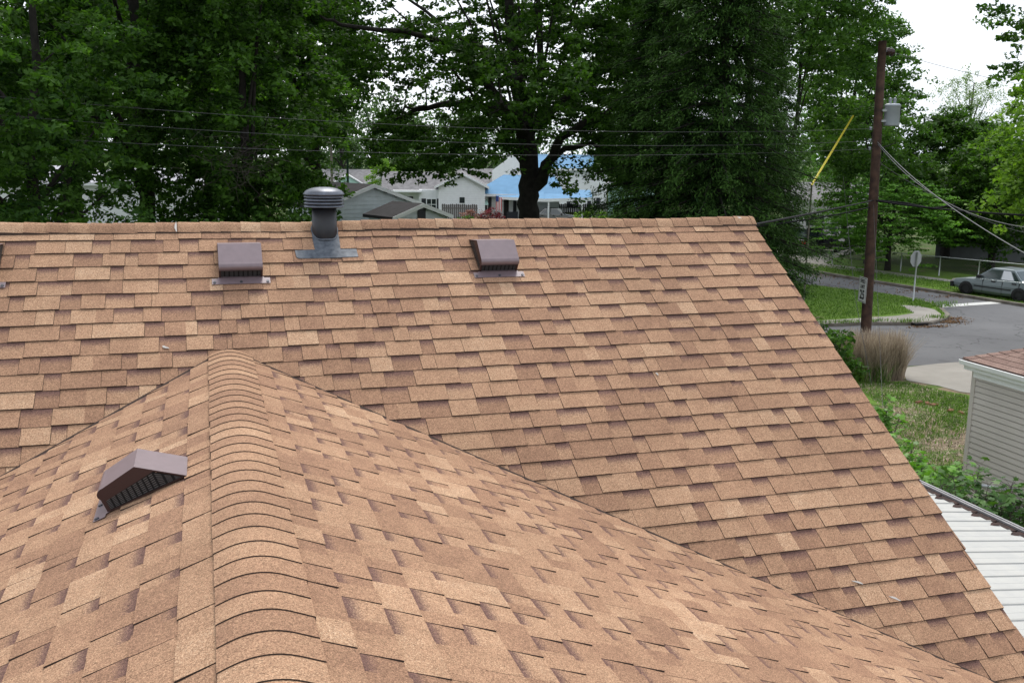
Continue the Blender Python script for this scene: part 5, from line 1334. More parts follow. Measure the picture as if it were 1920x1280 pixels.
# ------------------------------------------------------------------ vehicles
def car(name, label, cat, x, y, az, Lc, Wc, Hc, paint, style='sedan', wheel_r=0.29, rim=RIMD, bumper=PLASTK, shade=False, group=None, wb=None):  # shade: rear side windows get the painted sky reflection instead of glass
    """local +x forward; az = heading angle (radians, ccw from +X)"""
    r = thing(name, label, cat, (x, y, 0), az, group); r['_loc'] = 1
    h = Lc/2; hw = Wc/2
    if style == 'sedan':
        belt = 0.88*Hc/1.38; stations = [(-h, 0.55, 0.80, 0.86), (-h+0.12, 0.28, 0.90, 0.93), (-h+0.85, 0.22, 0.94, 0.98), (-0.5, 0.20, 0.90, 1.0), (0.75, 0.20, 0.88, 1.0), (h-0.75, 0.22, 0.80, 0.98), (h-0.15, 0.30, 0.70, 0.92), (h, 0.42, 0.62, 0.84)]
        cab = dict(x0b=-1.35, x0t=-0.80, x1t=0.28, x1b=0.98, zb=0.87, zt=Hc)
    else:
        stations = [(-h, 0.5, 1.00, 0.92), (-h+0.10, 0.34, 1.06, 0.97), (-0.8, 0.32, 1.08, 1.0), (0.6, 0.32, 1.06, 1.0), (h-0.9, 0.34, 1.02, 1.0), (h-0.12, 0.42, 0.96, 0.95), (h, 0.52, 0.84, 0.90)]
        cab = dict(x0b=-h+0.06, x0t=-h+0.28, x1t=0.35, x1b=0.95, zb=1.04, zt=Hc)
    b_ = MB(); vs = []; prof_n = 8
    for (sx, zb, zt, wf) in stations:
        w1 = hw*wf
        ring = [(-w1*0.90, zb), (-w1, zb+0.12), (-w1*1.0, (zb+zt)/2+0.04), (-w1*0.955, zt-0.05), (-w1*0.86, zt), (w1*0.86, zt), (w1*0.955, zt-0.05), (w1, (zb+zt)/2+0.04), (w1, zb+0.12), (w1*0.90, zb)]
        prof_n = len(ring); vs += [(sx, p[0], p[1]) for p in ring]
    fs = []
    for i in range(len(stations)-1):
        for k_ in range(prof_n): fs.append((i*prof_n+k_, (i+1)*prof_n+k_, (i+1)*prof_n+(k_+1) % prof_n, i*prof_n+(k_+1) % prof_n))
    fs += [tuple(range(prof_n)), tuple(range((len(stations)-1)*prof_n, len(stations)*prof_n))[::-1]]
    b_.add(vs, fs)
    body = add(b_, 'body', paint, r)
    # cabin shell
    c = cab; wb_, wt = hw*0.93, hw*0.74
    lo = [(c['x0b'], wb_), (c['x1b'], wb_)]; hi = [(c['x0t'], wt), (c['x1t'], wt)]
    def cabv(f, g_, s):  # f along, g_ up, s side
        xb = c['x0b']+(c['x1b']-c['x0b'])*f; xt = c['x0t']+(c['x1t']-c['x0t'])*f
        return (xb+(xt-xb)*g_, s*(wb_+(wt-wb_)*g_), c['zb']+(c['zt']-0.03-c['zb'])*g_)
    b_ = MB()
    V8 = [cabv(0, 0, -1), cabv(1, 0, -1), cabv(1, 0, 1), cabv(0, 0, 1), cabv(0, 1, -1), cabv(1, 1, -1), cabv(1, 1, 1), cabv(0, 1, 1)]
    rfz = c['zt']
    V8 += [(c['x0t']+0.12, -wt*0.8, rfz), (c['x1t']-0.12, -wt*0.8, rfz), (c['x1t']-0.12, wt*0.8, rfz), (c['x0t']+0.12, wt*0.8, rfz)]
    b_.add(V8, [(0, 1, 5, 4), (1, 2, 6, 5), (2, 3, 7, 6), (3, 0, 4, 7), (4, 5, 9, 8), (5, 6, 10, 9), (6, 7, 11, 10), (7, 4, 8, 11), (8, 9, 10, 11)])
    add(b_, 'cabin', paint, r)
    def off(p, d): return (p[0]+d[0], p[1]+d[1], p[2]+d[2])
    def glass(nm, f0, f1, g0, g1, s, m_, tri=0):
        b2 = MB(); d = (0, s*0.006, 0.003)
        b2.add([off(cabv(f0, g0, s), d), off(cabv(f1, g0, s), d), off(cabv(f1-tri, g1, s), d), off(cabv(f0, g1, s), d)], [(0, 1, 2, 3)]); return add(b2, nm, m_, r)
    for s in (-1, 1):
        if style == 'sedan':
            glass('side_window', 0.47, 0.93, 0.08, 0.88, s, CARGLASS)
            glass('side_window', 0.17, 0.445, 0.08, 0.88, s, SKYPANE if shade else CARGLASS)
            glass('quarter_window', 0.055, 0.15, 0.08, 0.80, s, CARGLASS)
        else:
            glass('side_window', 0.70, 0.93, 0.08, 0.86, s, CARGLASS); glass('side_window', 0.42, 0.67, 0.08, 0.86, s, CARGLASS); glass('side_window', 0.06, 0.39, 0.08, 0.86, s, CARGLASS)
    b2 = MB()
    def fr_(f, g_, y): 
        p = cabv(f, g_, 1); return (p[0], y*p[1], p[2])
    b2.add([off(fr_(1, 0.08, -0.9), (0.008, 0, 0.004)), off(fr_(1, 0.08, 0.9), (0.008, 0, 0.004)), off(fr_(1, 0.92, 0.88), (0.008, 0, 0.004)), off(fr_(1, 0.92, -0.88), (0.008, 0, 0.004))], [(0, 1, 2, 3)]); add(b2, 'windscreen', CARGLASS, r)
    b2 = MB(); b2.add([off(fr_(0, 0.1, -0.9), (-0.008, 0, 0.004)), off(fr_(0, 0.1, 0.9), (-0.008, 0, 0.004)), off(fr_(0, 0.9, 0.86), (-0.008, 0, 0.004)), off(fr_(0, 0.9, -0.86), (-0.008, 0, 0.004))], [(3, 2, 1, 0)]); add(b2, 'rear_window', CARGLASS, r)
    wbse = wb or Lc*0.57; fx = wbse/2+0.08; rx = -wbse/2+0.02
    for cxw in (fx, rx):
        for s in (-1, 1):
            b2 = MB(); ya = s*(hw-0.20); yb = s*(hw-0.005); ww = 0.195
            y_out = s*(hw-0.012)
            prof = [(wheel_r*0.62, -0.09), (wheel_r*0.94, -0.095), (wheel_r, -0.06), (wheel_r, 0.06), (wheel_r*0.94, 0.095), (wheel_r*0.62, 0.09)]
            b2.lathe([(p[0], p[1]) for p in prof], (cxw, s*(hw-0.095), wheel_r), 20, axis=1); tyre = add(b2, 'tyre', RUBBER, r)
            b2 = MB(); b2.lathe([(0.001, 0.075), (wheel_r*0.2, 0.075), (wheel_r*0.5, 0.05), (wheel_r*0.62, 0.085), (wheel_r*0.62, -0.085), (wheel_r*0.5, -0.05), (0.001, -0.075)], (cxw, s*(hw-0.095), wheel_r), 16, axis=1); add(b2, 'rim', rim, r)
            b2 = MB(); n = 14; vv_ = []
            for k_ in range(n+1):
                t = math.pi*k_/n; vv_.append((cxw+(wheel_r+0.065)*math.cos(t), s*(hw*1.004), wheel_r-0.02+(wheel_r+0.065)*math.sin(t)))
            vv_ += [(cxw-wheel_r-0.065, s*hw*1.004, 0.22), (cxw+wheel_r+0.065, s*hw*1.004, 0.22)]
            b2.add(vv_+[(v[0], s*(hw-0.32), v[2]) for v in vv_], [tuple(range(n+3))]); 
            b2.f[-1] = b2.f[-1]; add(b2, 'wheel_arch', PLASTK, r)
            # put wheel slightly proud of the arch panel
            tyre.location = (0, s*0.03, 0)
    for e, sx in (('front', 1), ('rear', -1)):
        b2 = MB(); x0_, x1_ = sorted((sx*(h-0.10), sx*(h+0.06))); b2.box(x0_, x1_, -hw*0.93, hw*0.93, 0.30 if style == 'sedan' else 0.42, 0.55 if style == 'sedan' else 0.68); add(b2, 'bumper', bumper, r)
        for s in (-1, 1):
            b2 = MB(); z0_ = 0.60 if style == 'sedan' else 0.80; x0_, x1_ = sorted((sx*(h-0.16), sx*(h+0.015)))
            ya, yb = sorted((s*hw*0.58, s*hw*(0.86 if style == 'sedan' and sx > 0 else 0.90))); b2.box(x0_, x1_, ya, yb, z0_-(0.03 if sx > 0 else 0.0), z0_+(0.06 if sx > 0 else 0.15)); add(b2, 'headlight' if sx > 0 else 'tail_light', LAMPC if sx > 0 else LAMPR, r)
    for s in (-1, 1):
        b2 = MB(); ya, yb = sorted((s*hw*0.96, s*(hw+0.13))); b2.box(cab['x1b']-0.33, cab['x1b']-0.2, ya, yb, cab['zb']+0.02, cab['zb']+0.14); add(b2, 'door_mirror', PLASTK, r)
        for xx in (0.02, -0.98) if style == 'sedan' else (0.0, -1.0):
            b2 = MB(); ya, yb = sorted((s*hw*0.97, s*(hw+0.008))); b2.box(xx-0.10, xx+0.10, ya, yb, cab['zb']-0.12, cab['zb']-0.06); add(b2, 'door_handle', PLASTK, r)
        b2 = MB(); ya, yb = sorted((s*hw*0.97, s*(hw+0.012))); b2.box(rx+wheel_r+0.1, fx-wheel_r-0.1, ya, yb, 0.47, 0.52); add(b2, 'side_moulding', PLASTK, r)
        for xx in (0.53, -0.42, -1.22) if style == 'sedan' else (0.55, -0.45):
            b2 = MB(); ya, yb = sorted((s*hw*0.96, s*(hw+0.003))); b2.box(xx-0.006, xx+0.006, ya, yb, 0.27, cab['zb']-0.05); add(b2, 'door_seam', BLACKV, r)
    return r
wf, wr_ = gz(1812, 553), gz(1912, 568)
hd = (wf-wr_)[:2]; azc = math.atan2(hd[1], hd[0])
nrm_ = np.array([math.sin(azc), -math.cos(azc)])    # to the car's right
mid = (wf+wr_)[:2]/2+nrm_*0.78
car('saloon_car', 'silver-grey boxy four-door saloon parked at the far kerb, white rear side window', 'car', float(mid[0]), float(mid[1]), azc, 4.35, 1.66, 1.37, CARP, 'sedan', 0.30, RIMD, PLASTK, True, wb=2.55)
x, y = loc(1538, 65.5); az_s = math.pi/2-R(66)
car('black_off_roader', 'black off-roader on the driveway, tail towards the spruce', 'car', x, y, az_s, 4.6, 1.85, 1.75, CARBLK, 'suv', 0.37, RIMS, CARBLK, group='cars on the driveway')
x, y = loc(1592, 70.5)
car('dark_off_roader', 'dark off-roader beyond the black one, mostly behind the dogwood', 'car', x, y, az_s, 4.6, 1.85, 1.75, CARBLK, 'suv', 0.37, RIMS, CARBLK, group='cars on the driveway')
x, y = loc(1042, 86.0)
car('estate_car', 'champagne car under the carport of the blue-roofed house', 'car', x, y, -YAW-0.15, 4.5, 1.75, 1.42, CARGREY, 'sedan', 0.31, RIMS, CARGREY)

# ------------------------------------------------------------------ utility pole, wires, signs
PB = gz(1620, 676)
up = thing('utility_pole', 'tall brown wooden utility pole carrying a grey transformer, right of the roof', 'utility pole', (float(PB[0]), float(PB[1]), 0))
dpole = math.hypot(PB[0]-CAM[0], PB[1]-CAM[1])
ptop = atd(1655, 77, dpole); ZT = float(ptop[2])
bx, by = float(PB[0]), float(PB[1]); tx, ty = float(ptop[0]), float(ptop[1])
def pole_at(z):
    f = z/ZT; return np.array([bx+(tx-bx)*f, by+(ty-by)*f, z])
mb = MB(); mb.tube([pole_at(ZT*i/8) for i in range(9)], [0.165-0.05*i/8 for i in range(9)], 14); mb.build('pole', WOODPOLE, up)
def zpx(py, px=1650): return float(atd(px, py, dpole)[2])
# transformer
zc_ = zpx(216); pr_ = pole_at(zc_); tcx, tcy = pr_[0]+0.40*_cy+0.0, pr_[1]-0.40*_sy
t = thing('transformer', 'grey cylindrical transformer hung on the utility pole', 'transformer', (float(tcx), float(tcy), zc_-0.4))
mb = MB(); z0, z1 = zpx(236), zpx(197)
mb.lathe([(0.0, z0), (0.215, z0), (0.222, z0+0.03), (0.222, z1-0.04), (0.235, z1-0.03), (0.235, z1), (0.18, z1+0.04), (0.0, z1+0.05)], (tcx, tcy, 0), 24); mb.build('tank', TRANS_M, t)
for dx in (-0.10, 0.06):
    mb = MB(); cx2 = tcx+dx; prof = []
    for i in range(5): prof += [(0.035, z1+0.03+i*0.035), (0.055, z1+0.045+i*0.035)]
    prof += [(0.02, z1+0.21), (0.0, z1+0.22)]
    mb.lathe(prof, (cx2, tcy, 0), 10); mb.build('bushing', TRANS_M, t)
mb = MB(); mb.tube([(tcx+0.27, tcy, z1+0.1), (tcx+0.30, tcy, z1-0.1), (tcx+0.27, tcy, z0), (tcx+0.2, tcy, z0-0.5), (pr_[0], pr_[1], z0-0.7)], 0.012, 5); mb.build('lead_wire', WIRE_D, t)
mb = MB(); mb.box(pr_[0]+0.02, tcx-0.15, tcy-0.04, pr_[1]+0.04, zc_+0.1, zc_+0.16); mb.box(pr_[0]+0.02, tcx-0.15, tcy-0.04, pr_[1]+0.04, zc_-0.2, zc_-0.14); mb.build('bracket', GALV, t)
# suspension insulators at the top
zi = zpx(95); pi_ = pole_at(zi)
t = thing('insulator_string', 'pair of brown disc insulators at the top of the utility pole', 'insulator', tuple(map(float, pi_)))
dirw = atd(1860, 133, 40)-atd(1668, 95, dpole); dirw = dirw/np.linalg.norm(dirw)
for i, a in enumerate((0.42, 0.66)):
    c = pi_+dirw*a; b_ = MB(); u1 = np.cross(dirw, (0, 0, 1)); u1 /= np.linalg.norm(u1); u2 = np.cross(dirw, u1)
    rings = [(0.03, -0.09), (0.11, -0.02), (0.12, 0.02), (0.05, 0.04), (0.03, 0.09)]; vs = []
    for rr_, h_ in rings:
        for k_ in range(10):
            tt = 2*math.pi*k_/10; vs.append(c+dirw*h_+rr_*(math.cos(tt)*u1+math.sin(tt)*u2))
    b_.add(vs, [(j*10+k_, j*10+(k_+1) % 10, (j+1)*10+(k_+1) % 10, (j+1)*10+k_) for j in range(4) for k_ in range(10)]); b_.build('insulator_disc', PORC, t)
mb = MB(); mb.tube([pi_, pi_+dirw*0.9], 0.012, 5); mb.build('rod', GALV, t)
def wire(label, a, b, sag, r_, m_, n=24, name='overhead_wire', group='overhead wires'):
    a, b = np.array(a), np.array(b); pts = []
    for i in range(n+1):
        f = i/n; p = a+(b-a)*f; p[2] -= sag*4*f*(1-f); pts.append(p)
    o = MB().tube(pts, r_, 5).build(name, m_, None, org=tuple(a)); tag(o, label, 'wire', group); return o
wire('thin wire from the top insulators of the pole off to the right', pi_+dirw*0.9, atd(2100, 178, 60), 0.3, 0.008, WIRE_G)
# three lines running left, parallel to the street
for (yl_, yp_, nmx) in ((176, 241, 'highest of the three thin wires running left across the trees'), (211, 264, 'middle one of the three thin wires running left across the trees'), (252, 279, 'lowest of the three thin wires running left across the trees')):
    a = pole_at(zpx(yp_)); b = atd(-60, yl_, 23.5)
    wire(nmx, a, b, 0.36 if yp_ < 270 else 0.30, 0.0046, WIRE_G, 40)
for (yp_) in (241, 264, 279):
    a = pole_at(zpx(yp_)); b_ = MB(); c = a-np.array([_cy, -_sy, 0])*0.20
    b_.lathe([(0.0, -0.05), (0.045, -0.05), (0.03, 0), (0.045, 0.05), (0.0, 0.05)], tuple(c), 10); o = b_.build('spool_insulator', TRANS_M, up)
# heavy communication cables
a = pole_at(zpx(376)); wire('thick black cable from the pole down to the right end of the ridge', a, (2.95, 1.6, 5.25), 0.02, 0.020, WIRE_D)
wire('second, lower black cable from the pole towards the spruces', pole_at(zpx(388)), atd(1330, 432, 27), 0.10, 0.022, WIRE_D)
wire('thick black cable sagging right from the pole', pole_at(zpx(376)), atd(2100, 408, 26), 0.12, 0.026, WIRE_D)
b_ = MB(); pts = [pole_at(zpx(375))+np.array([0, 0, 0]), atd(1700, 381, dpole), atd(1745, 391, dpole-0.3), atd(1768, 388, dpole-0.5), atd(1790, 383, dpole-0.8)]
b_.tube(pts, 0.03, 6); o = b_.build('cable_splice', WIRE_D, None, org=tuple(pts[0])); tag(o, 'looped cable splice hanging just right of the pole', 'cable')
wire('bright twisted service wire from the pole to the lower right corner of the view', pole_at(zpx(265)), atd(1990, 512, 15.5), 0.25, 0.010, WIRE_L)
wire('second twisted service wire below the transformer running right', pole_at(zpx(268)), atd(2040, 432, 20), 0.7, 0.009, WIRE_L)
wire('thin wire running from the pole to the fence line at right', pole_at(zpx(300)), atd(2000, 448, 44), 0.5, 0.008, WIRE_G)
wire('thin guy wire from the pole down behind the roof verge', pole_at(zpx(377)), gz(1655, 765), 0.0, 0.005, WIRE_G, 4)
b_ = MB(); b_.tube([atd(1581, 330, 28), atd(1592, 450, 28), atd(1604, 560, 28), atd(1640, 752, 28)], 0.006, 5); o = b_.build('guy_wire', WIRE_L, None, org=tuple(atd(1581, 330, 28))); tag(o, 'second guy wire left of the pole with a grey strain insulator', 'wire')
# speed limit sign
zs0, zs1 = zpx(566, 1617), zpx(519, 1617)
nsg = R(164); nv = np.array([math.cos(nsg), math.sin(nsg), 0]); tv = np.array([-math.sin(nsg), math.cos(nsg), 0])
pc_ = pole_at((zs0+zs1)/2); sc_ = pc_+nv*0.17
hh_ = (zs1-zs0)/2; ww_ = hh_*0.80
sg = thing('speed_limit_sign', 'white speed limit 25 sign fixed to the utility pole', 'road sign', tuple(map(float, sc_)))
def SP(a, z, o_=0.0): return sc_+tv*a+nv*o_+np.array([0, 0, z])
b_ = MB(); b_.add([SP(-ww_, -hh_), SP(ww_, -hh_), SP(ww_, hh_), SP(-ww_, hh_), SP(-ww_, -hh_, 0.004), SP(ww_, -hh_, 0.004), SP(ww_, hh_, 0.004), SP(-ww_, hh_, 0.004)],
                  [(0, 1, 2, 3), (4, 5, 6, 7), (0, 1, 5, 4), (1, 2, 6, 5), (2, 3, 7, 6), (3, 0, 4, 7)]); b_.build('plate', SIGNW, sg)
b_ = MB(); q_ = 0.018
for (a0, a1, z0_, z1_) in ((-ww_+q_, ww_-q_, hh_-2*q_, hh_-q_), (-ww_+q_, ww_-q_, -hh_+q_, -hh_+2*q_), (-ww_+q_, -ww_+2*q_, -hh_+2*q_, hh_-2*q_), (ww_-2*q_, ww_-q_, -hh_+2*q_, hh_-2*q_)):
    b_.add([SP(a0, z0_, 0.007), SP(a1, z0_, 0.007), SP(a1, z1_, 0.007), SP(a0, z1_, 0.007)], [(0, 1, 2, 3)])
b_.build('border', SIGNK, sg)
def text(parent, body, size, a, z, sx=1.0):
    cu = bpy.data.curves.new('lettering', 'FONT'); cu.body = body; cu.size = size; cu.align_x = 'CENTER'; cu.align_y = 'CENTER'; cu.offset = size*0.035
    ob = bpy.data.objects.new('tmp', cu); COL.objects.link(ob)
    dg = bpy.context.evaluated_depsgraph_get(); me = bpy.data.meshes.new_from_object(ob.evaluated_get(dg)); bpy.data.objects.remove(ob)
    base = world_base(parent)
    for v in me.vertices:
        p = SP(a+v.co.x*sx, z+v.co.y, 0.008); v.co = Vector(p-base)
    me.materials.clear(); me.materials.append(SIGNK)
    o = bpy.data.objects.new('lettering', me); COL.objects.link(o); o.parent = parent; return o
text(sg, 'SPEED', hh_*0.40, 0, hh_*0.66, 1.0); text(sg, 'LIMIT', hh_*0.40, 0, hh_*0.24, 1.0); text(sg, '25', hh_*0.98, 0, -hh_*0.42, 1.0)
# stop sign seen from behind
SBp = gz(1712, 565, 0.116); ds = math.hypot(SBp[0]-CAM[0], SBp[1]-CAM[1])
st = thing('stop_sign', 'stop sign seen from its bare grey back at the island corner', 'road sign', (float(SBp[0]), float(SBp[1]), 0.11))
zt2 = float(atd(1715, 470, ds)[2]); zb2 = float(atd(1715, 500, ds)[2])
b_ = MB(); b_.tube([(SBp[0], SBp[1], 0.05), (SBp[0], SBp[1], zt2-0.05)], 0.032, 6); b_.build('post', GALV, st)
cz = (zt2+zb2)/2; Rr_ = (zt2-zb2)/2/math.cos(math.pi/8); nb_a = R(-78); nbv = np.array([math.cos(nb_a), math.sin(nb_a), 0]); tb = np.array([-nbv[1], nbv[0], 0])
b_ = MB(); vs = []
for o_ in (0.0, 0.005):
    for k_ in range(8):
        t_ = math.pi/8+k_*math.pi/4; vs.append(np.array([SBp[0], SBp[1], cz])+tb*Rr_*math.cos(t_)+np.array([0, 0, Rr_*math.sin(t_)])-nbv*(0.045+o_))
b_.add(vs, [tuple(range(8)), tuple(range(8, 16))]+[(k_, (k_+1) % 8, 8+(k_+1) % 8, 8+k_) for k_ in range(8)], 0); b_.build('plate', SIGNBACK, st)
# far poles and the yellow pole
def simple_pole(px, y_top, dist, r_, m_, label, name='utility_pole', base=0.0, cat='utility pole', arm=False):
    x, y = loc(px, dist); z = float(atd(px, y_top, dist)[2]); t = thing(name, label, cat, (x, y, 0))
    MB().tube([(x, y, 0), (x, y, z)], [r_*1.1, r_*0.8], 10).build('pole', m_, t)
    if arm: MB().box(x-0.5, x+0.5, y-0.05, y+0.05, z-0.6, z-0.5).build('crossarm', m_, t)
simple_pole(1588, 245, 70, 0.14, GREYPOLE, 'far weathered utility pole beside the yellow pole')
simple_pole(621, 256, 96, 0.13, GREYPOLE, 'far grey utility pole behind the pipe cap', arm=True)
simple_pole(651, 285, 60, 0.08, mat('green_pole', (0.02, 0.05, 0.04), 0.5), 'thin dark green pole beside the grey garage', 'green_pole', cat='pole')
simple_pole(1113, 355, 82, 0.05, GALV, 'thin grey post at the right of the carport', 'thin_post', cat='post')
yp = thing('yellow_pole', 'leaning bright yellow pole above the bungalow roof', 'pole', tuple(map(float, atd(1522, 347, 42))))
MB().tube([atd(1522, 347, 42), atd(1561, 282, 42.5), atd(1600, 217, 43)], [0.042, 0.040, 0.036], 10).build('pole', YELLOW, yp)
MB().tube([(*map(float, atd(1522, 347, 42)[:2]), 0), atd(1522, 347, 42)], [0.035, 0.035], 8).build('lower_stay', GREYPOLE, yp)

# chain-link fence
FA = [gz(1640, 484), gz(1688, 511), gz(1760, 517), gz(1834, 527), gz(1918, 537), gz(2010, 548)]
FA = []
for px in (1560, 1625, 1688, 1760, 1833, 1918, 2010, 2110):
    f = (px-1688)/(1918-1688); FA.append(gz(px, 511+(536-511)*f))
cf = thing('chain_link_fence', 'galvanised chain-link fence beyond the road, in front of the dogwood', 'fence', tuple(map(float, (FA[2][0], FA[2][1], 0))))
FH = 1.05
for p in FA:
    MB().tube([(p[0], p[1], 0), (p[0], p[1], FH+0.03)], 0.03, 6).build('post', GALV, cf)
MB().tube([(p[0], p[1], FH) for p in FA], 0.022, 6).build('top_rail', GALV, cf)
b_ = MB()
for i in range(len(FA)-1):
    a, c = FA[i], FA[i+1]; L_ = np.linalg.norm((c-a)[:2]); e = (c-a)/L_; n = int(L_/0.16)
    for k_ in range(n+7):
        for s in (-1, 1):
            x0_ = k_*0.16-1.0 if s > 0 else k_*0.16; x1_ = x0_+s*1.0; z0_, z1_ = 0.03, 1.03
            if x0_ < 0: z0_ += (0-x0_)*s; x0_ = 0
            if x0_ > L_: z0_ += (x0_-L_); x0_ = L_
            if x1_ > L_: z1_ -= (x1_-L_); x1_ = L_
            if x1_ < 0: z1_ -= (0-x1_); x1_ = 0
            if z1_-z0_ < 0.05: continue
            b_.tube([a+e*x0_+np.array([0, 0, z0_]), a+e*x1_+np.array([0, 0, z1_])], 0.0022, 3, cap=False)
o = b_.build('wire_mesh', mat('fence_mesh_wire', (0.16, 0.17, 0.17), 0.6, 0.3), cf); o['kind'] = 'stuff'

# ------------------------------------------------------------------ ornamental grass, saplings, tufts
def blades(P, L_, W_, lean, seed, curl=0.5):
    """P (n,3) roots -> curved blades of 3 quads"""
    g = np.random.default_rng(seed); n = len(P); az = g.uniform(0, 2*np.pi, n); L_ = L_*(g.uniform(0.45, 1.18, n) if curl > 0.8 else g.uniform(0.65, 1.15, n)); ln = lean*g.random(n)
    d = np.stack([np.cos(az), np.sin(az), np.zeros(n)], 1); s_ = np.stack([-np.sin(az+g.normal(0, 0.8, n)), np.cos(az), np.zeros(n)], 1)
    V = []; 
    for i in range(4):
        f = i/3; p = P+d*(ln*L_*(f**(1+curl)))[:, None]+np.array([0, 0, 1.0])*(L_*(f-0.30*ln*f*f*f))[:, None]
        w_ = (W_*(1-0.75*f))*0.5; V.append(np.stack([p-s_*w_, p+s_*w_], 1))
    V = np.stack(V, 1).reshape(n, 8, 3)
    idx = np.array([[0, 1, 3, 2], [2, 3, 5, 4], [4, 5, 7, 6]]); F = (np.arange(n)[:, None, None]*8+idx[None]).reshape(-1, 4)
    t = np.repeat(np.clip(g.normal(0.5, 0.24, n)+0.22*np.sin(P[:, 0]*9+3*np.sin(P[:, 1]*7)), 0, 1), 8)
    return V.reshape(-1, 3), F, t
gc = gz(1645, 716); g_ = np.random.default_rng(3)
og_ = thing('ornamental_grass', 'big clump of straw-coloured ornamental grass at the foot of the utility pole', 'ornamental grass', (float(gc[0]), float(gc[1]), 0))
n = 8000; rr_ = g_.random(n)**0.5; az = g_.uniform(0, 2*np.pi, n)
along = RT.copy(); along[2] = 0; along /= np.linalg.norm(along); aw_ = np.array([-along[1], along[0], 0])
P = np.array([gc[0], gc[1], 0])+aw_*0.55+along*(rr_*np.cos(az)*0.95)[:, None]+aw_*(rr_*np.sin(az)*0.5)[:, None]
v, f, t = blades(P, 1.24, 0.018, 0.50, 4, 0.9); o = build_np('blade_mass', v, f, LF_STRAW, og_, {'tint': t}); o['kind'] = 'stuff'
n = 350; P = np.array([gc[0], gc[1], 0])+aw_*0.3+along*(g_.uniform(-0.85, 0.3, n))[:, None]+aw_*(g_.uniform(-0.5, 0.4, n))[:, None]
v, f, t = blades(P, 0.7, 0.02, 0.7, 5); o = build_np('green_shoots', v, f, LF_GRASS, og_, {'tint': t}); o['kind'] = 'stuff'
# grass tufts: lawn, kerb edges, yard
def scatter_poly(poly, n, g):
    P = np.array(poly); lo, hi = P.min(0), P.max(0); out_ = []
    while sum(len(a) for a in out_) < n:
        q = lo+(hi-lo)*g.random((n*2, 2)); x_, y_ = q[:, 0], q[:, 1]; ins = np.zeros(len(q), bool); j = len(P)-1
        for i in range(len(P)):
            c = ((P[i, 1] > y_) != (P[j, 1] > y_)) & (x_ < (P[j, 0]-P[i, 0])*(y_-P[i, 1])/(P[j, 1]-P[i, 1]+1e-12)+P[i, 0]); ins ^= c; j = i
        out_.append(q[ins])
    return np.concatenate(out_)[:n]
gg = np.random.default_rng(17)
isp = inset(ip, 0.2); isp = [p for p in isp]
q = scatter_poly(isp, 26000, gg)
# keep the footpath clear
fp = np.array(pxpoly([(1400, 606), (1600, 596), (1714, 586), (1690, 571), (1752, 579), (1766, 590), (1762, 598), (1700, 604), (1520, 609), (1400, 614)], 0.12))
def inside(q, P):
    x_, y_ = q[:, 0], q[:, 1]; ins = np.zeros(len(q), bool); j = len(P)-1
    for i in range(len(P)):
        c = ((P[i, 1] > y_) != (P[j, 1] > y_)) & (x_ < (P[j, 0]-P[i, 0])*(y_-P[i, 1])/(P[j, 1]-P[i, 1]+1e-12)+P[i, 0]); ins ^= c; j = i
    return ins
q = q[~inside(q, fp)]
v, f, t = blades(np.c_[q, np.full(len(q), 0.115)], 0.065, 0.022, 0.9, 18); o = build_np('lawn_grass', v, f, LF_GRASS, None, {'tint': t}); o['kind'] = 'stuff'
tuft = []
for (px, py, n, sx, sy) in ((1760, 575, 260, 0.5, 0.15), (1745, 570, 200, 0.6, 0.12), (1712, 565, 160, 0.3, 0.15), (1700, 603, 160, 0.35, 0.12), (1640, 603, 160, 0.35, 0.12), (1585, 605, 160, 0.35, 0.12), (1755, 596, 120, 0.25, 0.15), (1540, 606, 120, 0.3, 0.12), (1450, 498, 0, 1, 1)):
    c = gz(px, py, 0.1); 
    if n: tuft.append(np.c_[c[0]+gg.normal(0, sx, n), c[1]+gg.normal(0, sy, n), np.full(n, 0.11)])
lit = []
for (px, py, n, sx, sy) in ((1778, 604, 260, 0.35, 0.22), (1790, 598, 120, 0.25, 0.2), (1640, 532, 260, 1.2, 0.5), (1730, 545, 220, 1.2, 0.35), (1560, 519, 200, 0.8, 0.8), (1500, 507, 160, 0.6, 0.9), (1745, 613, 160, 0.5, 0.1), (1790, 556, 160, 0.6, 0.3)):
    c = gz(px, py); lit.append(np.c_[c[0]+gg.normal(0, sx, n), c[1]+gg.normal(0, sy, n), np.full(n, 0.012)])
v_, f_, t_ = blades(np.concatenate(lit), 0.06, 0.05, 3.0, 29); o = build_np('kerb_leaf_litter', v_, f_, LF_DRY, None, {'tint': t_}); o['kind'] = 'stuff'
v, f, t = blades(np.concatenate(tuft), 0.15, 0.022, 1.1, 19); o = build_np('kerb_grass', v, f, LF_GRASS, None, {'tint': t}); o['kind'] = 'stuff'
vp = pxpoly([(1440, 492), (1590, 518), (1795, 549), (1920, 573), (1920, 553), (1790, 532), (1640, 511), (1440, 488)])
q = scatter_poly(vp, 7000, gg); v, f, t = blades(np.c_[q, np.full(len(q), 0.06)], 0.09, 0.025, 0.9, 20); o = build_np('verge_grass', v, f, LF_GRASS, None, {'tint': t}); o['kind'] = 'stuff'
yp_ = pxpoly([(1600, 720), (1700, 718), (1780, 738), (1815, 745), (1815, 930), (1740, 900), (1650, 760)])
q = scatter_poly(yp_, 16000, gg)
dens = np.array([0.5+0.5*math.sin(a*1.3+2*math.sin(b*0.9))*math.cos(b*1.1) for a, b in q]); q = q[gg.random(len(q)) < np.clip(dens, 0.12, 1)*np.where(q[:, 1] > 9.5, 1.0, 0.55)]
